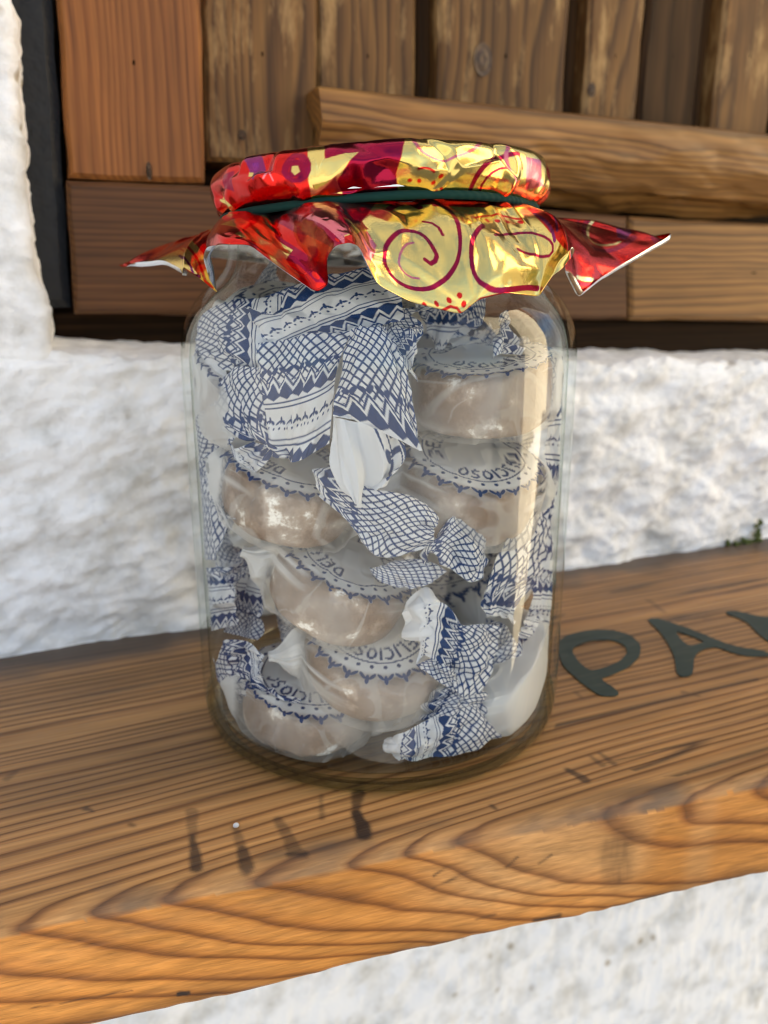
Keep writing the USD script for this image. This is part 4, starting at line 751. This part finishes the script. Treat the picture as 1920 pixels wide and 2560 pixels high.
    ve = np.maximum(ve, 0.32*smoothstep(0.34, 0.6, cz)); ve = np.where(ink > 0.2, np.maximum(ve, ink*0.97), ve)
    Pm = inside(P.reshape(-1, 3), 0.0008)
    obj('wrapper', (Pm, grid_faces(ns, nf, wrap=True)), 'waxed_paper', owner, smooth=True, ink=ink.ravel(), veil=np.clip(ve, 0, 1).ravel())
    return t, b, n
def tail(owner, ctrl, d0, d1, width, seed=0, v0=0.0, res=0.019, amp=0.0011, pts=None, skew=0.0, shear=0.0):
    """a flat twisted end of the wrapper: control rows of (x, y, inset) from the neck row to the far edge; d0, d1: print distance at first and last row"""
    G = np.array([[in_jar(*p) for p in row] for row in ctrl]) if pts is None else np.array(pts)
    nr, ncv = G.shape[:2]; a, c = np.linspace(0, 1, nr), np.linspace(0, 1, ncv)
    Lr = np.linalg.norm(np.diff(G, axis=0), axis=-1).sum(0).max()*100; Wc = np.linalg.norm(np.diff(G, axis=1), axis=-1).sum(1).max()*100
    na, nc_ = max(24, int(Lr/res)), max(24, int(Wc/res)); A_, C_ = np.linspace(0, 1, na), np.linspace(0, 1, nc_)
    P = np.stack([RectBivariateSpline(a, c, G[..., k], kx=min(2, nr - 1), ky=min(2, ncv - 1))(A_, C_) for k in range(3)], -1)
    dd = (d0 + (d1 - d0)*A_)[:, None] + shear*(C_[None] - 0.5); vv = v0 + (C_[None] - 0.5)*width*(1 + 0*A_[:, None]) + skew*(dd - d0)
    nrm = np.cross(np.gradient(P, axis=0), np.gradient(P, axis=1)); nrm /= np.linalg.norm(nrm, axis=-1, keepdims=True) + 1e-12
    near = 1 - A_[:, None]
    pk = np.random.default_rng(seed + 400); pl = 0*vv
    for j in range(7):
        c0, wd = pk.uniform(-.5, .5)*width, pk.uniform(.1, .3)*width; pl = pl + pk.uniform(-1, 1)*np.clip(1 - np.abs(vv - v0 - c0)/wd, 0, 1)
    P = P + nrm*(creases(dd, vv, seed + 20, 0.75, amp) + 0.0012*pl*(0.35 + 0.65*near) + 0.0004*fbm(np.stack([dd, vv, 0*dd + seed], -1), 2.6, 2, seed))[..., None]
    fw = facets(int(14 + 9*Lr*Wc), (dd.min() - .3, dd.max() + .3), (vv.min() - .3, vv.max() + .3), seed + 77)(dd, vv)
    P = P + nrm*(0.0013*gaussian_filter1d(gaussian_filter1d(fw, 1.2, axis=0), 1.2, axis=1))[..., None]
    P = inside(P)
    obj('twist_tail', (P.reshape(-1, 3), grid_faces(na, nc_)), 'printed_paper', owner, smooth=True, ink=tail_print(dd, vv).ravel())
def polar(lat, q, z): return LAT*lat - VIEW*q + Z*z
def sweet(label, px, inset, tilt, roll, spin, group=None, C=None, **kw):
    o = thing('wrapped_sweet', label, 'sweet', group)
    body(o, in_jar(px[0], px[1], inset) if C is None else np.array(C), tilt, roll, spin, **kw)
    return o
s1 = sweet('highest right sweet with DELICIOSO printed face up under the gold foil tip', (1208, 975), 2.15, 11, -3, 8, seed=1, turn=-78, veil=0.09)
tail(s1, [[(1045, 955, .6), (1030, 910, .6), (1015, 870, .7)], [(985, 900, .5), (1010, 850, .6), (1060, 815, .8)], [(950, 905, .4), (960, 830, .7), (1010, 775, 1.0)], [(930, 840, .8), (985, 770, 1.1), (1130, 775, 1.4)]], 3.3, 0.0, 3.2, seed=1)
tail(s1, [[(1300, 890, 1.2), (1290, 860, 1.5)], [(1262, 880, 1.0), (1250, 800, 1.6)], [(1235, 900, 1.0), (1280, 770, 1.8)]], 3.0, 0.8, 2.0, seed=2)
s2 = sweet('second right sweet, tilted, OSO lettering showing beside the bright reflection', (1165, 1216), 2.2, 19, 11, 14, seed=2, turn=-60, veil=0.1)
tail(s2, [[(822, 1040, .3), (870, 1050, .2), (940, 1068, .25), (1016, 1108, .35)], [(826, 1130, .25), (880, 1150, .0), (950, 1165, .35), (1004, 1150, .3)], [(850, 1195, .25), (885, 1222, .0), (925, 1222, .35), (970, 1185, .4)], [(872, 1222, .25), (890, 1262, .1), (906, 1262, .3), (932, 1215, .4)]], 4.9, 6.0, 2.0, seed=3, amp=0.0016, shear=-2.2)
tail(s2, [[(1055, 1122, .35), (1030, 1118, .2), (930, 1072, .2), (830, 1042, .2)], [(1032, 1010, .25), (990, 985, .15), (915, 960, .12), (836, 985, .2)], [(1005, 905, .3), (975, 880, .15), (915, 870, .12), (850, 900, .25)], [(981, 838, .4), (950, 815, .3), (915, 815, .25), (878, 822, .35)]], 2.75, 0.15, 2.4, seed=4, skew=0.25, amp=0.0008)
s3 = sweet('left sweet high in the jar, brown side facing the glass below printed folds', (722, 1232), 2.05, 12, 17, 6, R=0.0176, seed=3, turn=8, veil=0.09)
tail(s3, [[(800, 1165, .8), (790, 1200, .7), (800, 1240, .7)], [(860, 1180, .5), (850, 1260, .35), (880, 1320, .4)], [(960, 1230, .45), (940, 1300, .2), (920, 1370, .3)], [(1040, 1240, .6), (1010, 1310, .2), (960, 1395, .3)], [(1100, 1290, .5), (1090, 1330, .3), (1075, 1362, .4)]], 3.0, 0.0, 2.6, seed=5, amp=0.0016)
tail(s3, [[(1080, 1360, .7), (1060, 1400, .7), (1040, 1440, .7)], [(1110, 1405, .3), (1100, 1360, .25), (1120, 1300, .5)], [(1140, 1430, .2), (1150, 1360, .15), (1144, 1293, .4)], [(1181, 1452, .2), (1195, 1390, .2), (1190, 1296, .4)], [(1215, 1400, .4), (1222, 1355, .4), (1217, 1307, .5)]], 2.6, 0.0, 2.2, seed=6, amp=0.0012)
tail(s3, [[(590, 1130, 1.6), (600, 1200, 1.6), (600, 1260, 1.6)], [(560, 1120, 1.4), (545, 1220, 1.3), (560, 1330, 1.3)], [(515, 1080, 1.1), (512, 1230, 1.0), (520, 1380, 1.0)]], 3.0, 0.2, 3.2, seed=7)
s4 = sweet('sweet rolled down to the right at mid height with a white sugar patch', (848, 1462), 2.1, 11, 23, 4, R=0.0186, seed=4, turn=15, veil=0.08)
tail(s4, [[(925, 1420, .9), (960, 1415, .8), (990, 1400, .8)], [(950, 1450, .7), (1010, 1440, .6), (1060, 1400, .6)], [(1000, 1465, .6), (1060, 1460, .5), (1120, 1430, .5)]], 1.5, 0.0, 2.4, seed=8)
tail(s4, [[(1010, 1510, .9), (1005, 1550, .8), (1015, 1600, .8)], [(1050, 1470, .7), (1060, 1530, .45), (1060, 1590, .6)], [(1085, 1490, .8), (1090, 1530, .6), (1090, 1560, .8)]], 6.9, 5.3, 1.6, seed=9)
tail(s4, [[(1058, 1530, .5), (1048, 1590, .35), (1040, 1662, .4)], [(1106, 1508, .4), (1095, 1590, .2), (1085, 1650, .25)], [(1150, 1558, .3), (1150, 1620, .15), (1120, 1690, .25)], [(1196, 1560, .3), (1200, 1640, .2), (1150, 1735, .25)], [(1240, 1565, .45), (1250, 1630, .35), (1200, 1715, .4)]], 3.6, 0.4, 2.4, seed=10, amp=0.0014)
tail(s4, [[(1040, 1662, .35), (1078, 1645, .3)], [(1100, 1705, .2), (1120, 1665, .15)], [(1158, 1748, .25), (1150, 1688, .2)]], 2.0, 0.0, 1.0, seed=11)
tail(s4, [[(640, 1390, 1.5), (610, 1400, 1.4)], [(590, 1450, 1.2), (560, 1430, 1.1)], [(595, 1500, 1.1), (540, 1395, 1.0)]], 2.4, 0.0, 2.6, seed=12)
s5 = sweet('large lower middle sweet leaning forward with upside down DELICIO lettering', (945, 1652), 2.2, 27, 7, 12, C=polar(-0.0010, 0.0272, 0.0272), R=0.0198, seed=5, turn=-84, veil=0.11)
tail(s5, [[(660, 1640, .6), (650, 1670, .5), (660, 1700, .5)], [(600, 1600, .6), (610, 1660, .35), (690, 1740, .35)], [(548, 1625, .5), (580, 1690, .3), (745, 1762, .3)], [(552, 1672, .6), (600, 1722, .5), (700, 1760, .5)]], 3.4, 0.5, 2.6, seed=13, amp=0.0014)
tail(s5, [[(1050, 1800, .8), (1060, 1770, .8), (1090, 1740, .8)], [(1090, 1800, .4), (1120, 1755, .4), (1140, 1715, .6)], [(1160, 1800, .5), (1190, 1770, .45), (1215, 1735, .6)]], 3.0, 0.6, 2.2, seed=14)
s6 = sweet('bottom left sweet lying on the jar floor with its white twist running right', (775, 1842), 2.3, 12, 8, -4, C=polar(-0.0195, 0.0268, 0.0120), seed=6, R=0.0182, turn=-95, veil=0.13)
tail(s6, [[(960, 1840, .9), (950, 1880, .8), (955, 1915, .9)], [(1010, 1830, .4), (1000, 1890, .3), (1000, 1925, .5)], [(1070, 1800, .35), (1075, 1880, .2), (1050, 1938, .4)], [(1150, 1760, .4), (1165, 1850, .2), (1120, 1945, .4)], [(1206, 1762, .55), (1258, 1848, .35), (1190, 1905, .5)]], 6.0, 0.3, 2.6, seed=15, amp=0.0013)
s7 = sweet('plain white wrapped sweet at the lower right against the glass', (1350, 1770), 2.1, 20, -14, 30, C=polar(0.030, 0.016, 0.0165), seed=7, printed=False, veil=0.95, R=0.0185)
tail(s7, [[(1240, 1530, .8), (1290, 1560, .8)], [(1198, 1500, .6), (1300, 1500, .6)], [(1235, 1410, .5), (1370, 1430, .7)], [(1284, 1305, .5), (1385, 1320, .8)], [(1345, 1240, .5), (1400, 1240, .9)]], 3.2, 0.3, 2.4, seed=16)
tail(s7, [[(1290, 1640, 1.0), (1350, 1650, 1.0)], [(1310, 1570, .8), (1380, 1590, .9)], [(1335, 1540, .8), (1395, 1520, .9)]], 4.6, 2.2, 2.0, seed=17)
s8 = sweet('upper left sweet hidden behind its own large printed paper folds', (640, 1010), 2.9, 12, 20, 20, seed=8, veil=0.7, R=0.0185)
tail(s8, [[(673, 1137, .35), (728, 1155, .3), (820, 1112, .3)], [(662, 1040, .3), (745, 1030, .12), (836, 985, .22)], [(650, 950, .3), (745, 930, .12), (850, 900, .25)], [(641, 857, .45), (740, 840, .3), (883, 826, .4)]], 4.05, 1.15, 2.6, seed=18, skew=0.1, amp=0.0009)
tail(s8, [[(640, 1090, .6), (700, 1130, .5), (740, 1150, .6)], [(570, 1060, .5), (625, 1080, .35), (690, 1060, .45)], [(535, 1010, .5), (590, 990, .3), (672, 990, .45)], [(572, 930, .7), (620, 920, .45), (660, 920, .6)]], 3.0, 0.7, 2.3, seed=19, amp=0.0011)
s9 = sweet('top left sweet under the red foil tip with a bold striped paper end', (760, 850), 3.2, 20, 12, -20, seed=9, veil=0.75, R=0.0185)
tail(s9, [[(600, 770, 1.0), (790, 700, 1.0), (985, 660, 1.0)], [(660, 850, .8), (800, 780, .7), (1000, 720, .8)], [(760, 880, .7), (860, 840, .6), (1010, 800, .7)]], 2.0, 4.6, 3.6, seed=20, amp=0.0008)
tail(s9, [[(720, 740, 1.1), (715, 850, 1.0), (700, 960, .9)], [(640, 745, .7), (640, 850, .6), (640, 960, .7)], [(560, 750, .6), (560, 840, .5), (575, 930, .6)], [(490, 780, .7), (480, 860, .6), (490, 920, .7)]], 4.0, 0.7, 2.8, seed=21, amp=0.0009)
edge = [(s3, [[(505, 1050, .9), (560, 1050, 1.0)], [(488, 1150, .3), (575, 1160, .9)], [(492, 1280, .25), (570, 1280, .8)], [(500, 1400, .3), (545, 1400, .7)]], 3.2, 0.2, 2.2, 60), (s4, [[(500, 1420, .3), (580, 1420, .9)], [(508, 1500, .25), (590, 1490, .8)], [(518, 1580, .3), (600, 1560, .8)]], 2.0, 4.4, 2.0, 61),
        (s8, [[(560, 1010, .8), (600, 1080, .8)], [(510, 1030, .35), (560, 1120, .4)], [(462, 1050, .3), (500, 1150, .35)]], 2.2, 0.0, 1.9, 68), (s8, [[(690, 1130, .5), (640, 1100, .4)], [(640, 1180, .3), (585, 1120, .25)], [(600, 1150, .5), (560, 1090, .4)]], 2.4, 4.2, 1.6, 69),
        (s9, [[(470, 900, .4), (560, 880, .9)], [(462, 960, .3), (560, 980, .8)], [(475, 1060, .3), (540, 1060, .7)]], 7.0, 5.2, 1.6, 62), (s1, [[(1405, 890, .4), (1350, 900, .9)], [(1412, 1000, .3), (1360, 1010, .8)], [(1405, 1120, .3), (1370, 1120, .8)], [(1400, 1240, .4), (1350, 1230, .9)]], 1.2, 4.6, 2.2, 63),
        (s7, [[(1395, 1400, .4), (1330, 1400, 1.0)], [(1392, 1500, .3), (1330, 1500, .9)], [(1370, 1610, .4), (1310, 1620, .9)]], 5.0, 2.2, 2.4, 64),
        (s4, [[(560, 1400, 2.0), (660, 1420, 2.0)], [(550, 1500, 1.8), (660, 1530, 1.8)], [(560, 1580, 1.5), (640, 1600, 1.6)]], 3.6, 0.8, 2.8, 66), (s6, [[(540, 1690, .5), (600, 1760, .7)], [(525, 1640, .4), (640, 1740, 1.0)]], 2.5, 1.0, 2.0, 67)]
for o, c, a, b_, w_, sd in edge: tail(o, c, a, b_, w_, seed=sd, res=0.024)
back = 'sweets at the back of the jar'
for i, (lat, q, z, ti, ro, sp) in enumerate([(0.024, -0.006, 0.092, -20, 30, 60), (-0.026, -0.004, 0.067, 10, -20, 70), (0.020, -0.024, 0.062, 30, 10, 20), (-0.006, -0.026, 0.086, -15, 20, 0), (-0.012, -0.026, 0.034, 10, 10, 30), (0.028, -0.010, 0.036, 20, -25, 80), (0.002, -0.020, 0.108, 5, 8, 10), (-0.014, -0.02, 0.058, 15, 6, 10), (0.01, -0.022, 0.017, 4, 3, 15)]):
    names = ['behind the highest right sweet', 'against the left glass at mid height', 'behind the second right sweet', 'behind the striped paper folds', 'behind the large lower sweet', 'in the shade right of the dark gap', 'at the very top inside the neck', 'behind the sugared middle sweet', 'lying at the back of the jar floor']
    o = sweet('mostly hidden blue and white sweet ' + names[i], None, 0, ti, ro, sp, C=polar(lat, q, z), seed=30 + i, fine=False, veil=0.8, R=0.0175)
    T = rot(VIEW, math.radians(ro)) @ rot(LAT, math.radians(ti)); t = T @ (LAT*math.cos(math.radians(sp)) + VIEW*math.sin(math.radians(sp))); n = T @ Z
    for sg in (-1, 1):
        c0 = polar(lat, q, z) + t*sg*0.026; rows = []
        rr = np.random.default_rng(900 + i*2 + sg); bend = rr.uniform(-0.6, 0.9); 
        for k, (l, wd) in enumerate(((0, 0.004), (0.008, 0.011), (0.018, 0.015))):
            row = []
            for m in (-1, 0, 1):
                p = c0 + t*sg*l*math.cos(bend) + n*l*math.sin(bend) + np.cross(n, t)*m*wd*0.8 + n*(0.003*rr.normal() + 0.003*m*m)
                h = math.hypot(p[0], p[1]); lim = 0.0485 if p[2] < 0.1 else 0.0485 - 0.7*(p[2] - 0.1)
                if h > lim: p[:2] *= lim/h; p[2] += (h - lim)*0.7
                p[2] = min(max(p[2], 0.0085), 0.128); row.append(p)
            rows.append(row)
        tail(o, None, 3.4, 0.0, 2.8, seed=40 + 2*i + sg, res=0.03, pts=rows)
c = trimesh.creation.icosphere(2, 0.0007); c.vertices = np.array(c.vertices)*[1, 0.8, 0.8] + on_z(590, 2063, 0.0006)
tag(stage.GetPrimAtPath(obj('sugar_crumb', c, 'printed_paper')), 'tiny white crumb on the shelf in front of the jar', 'crumb')
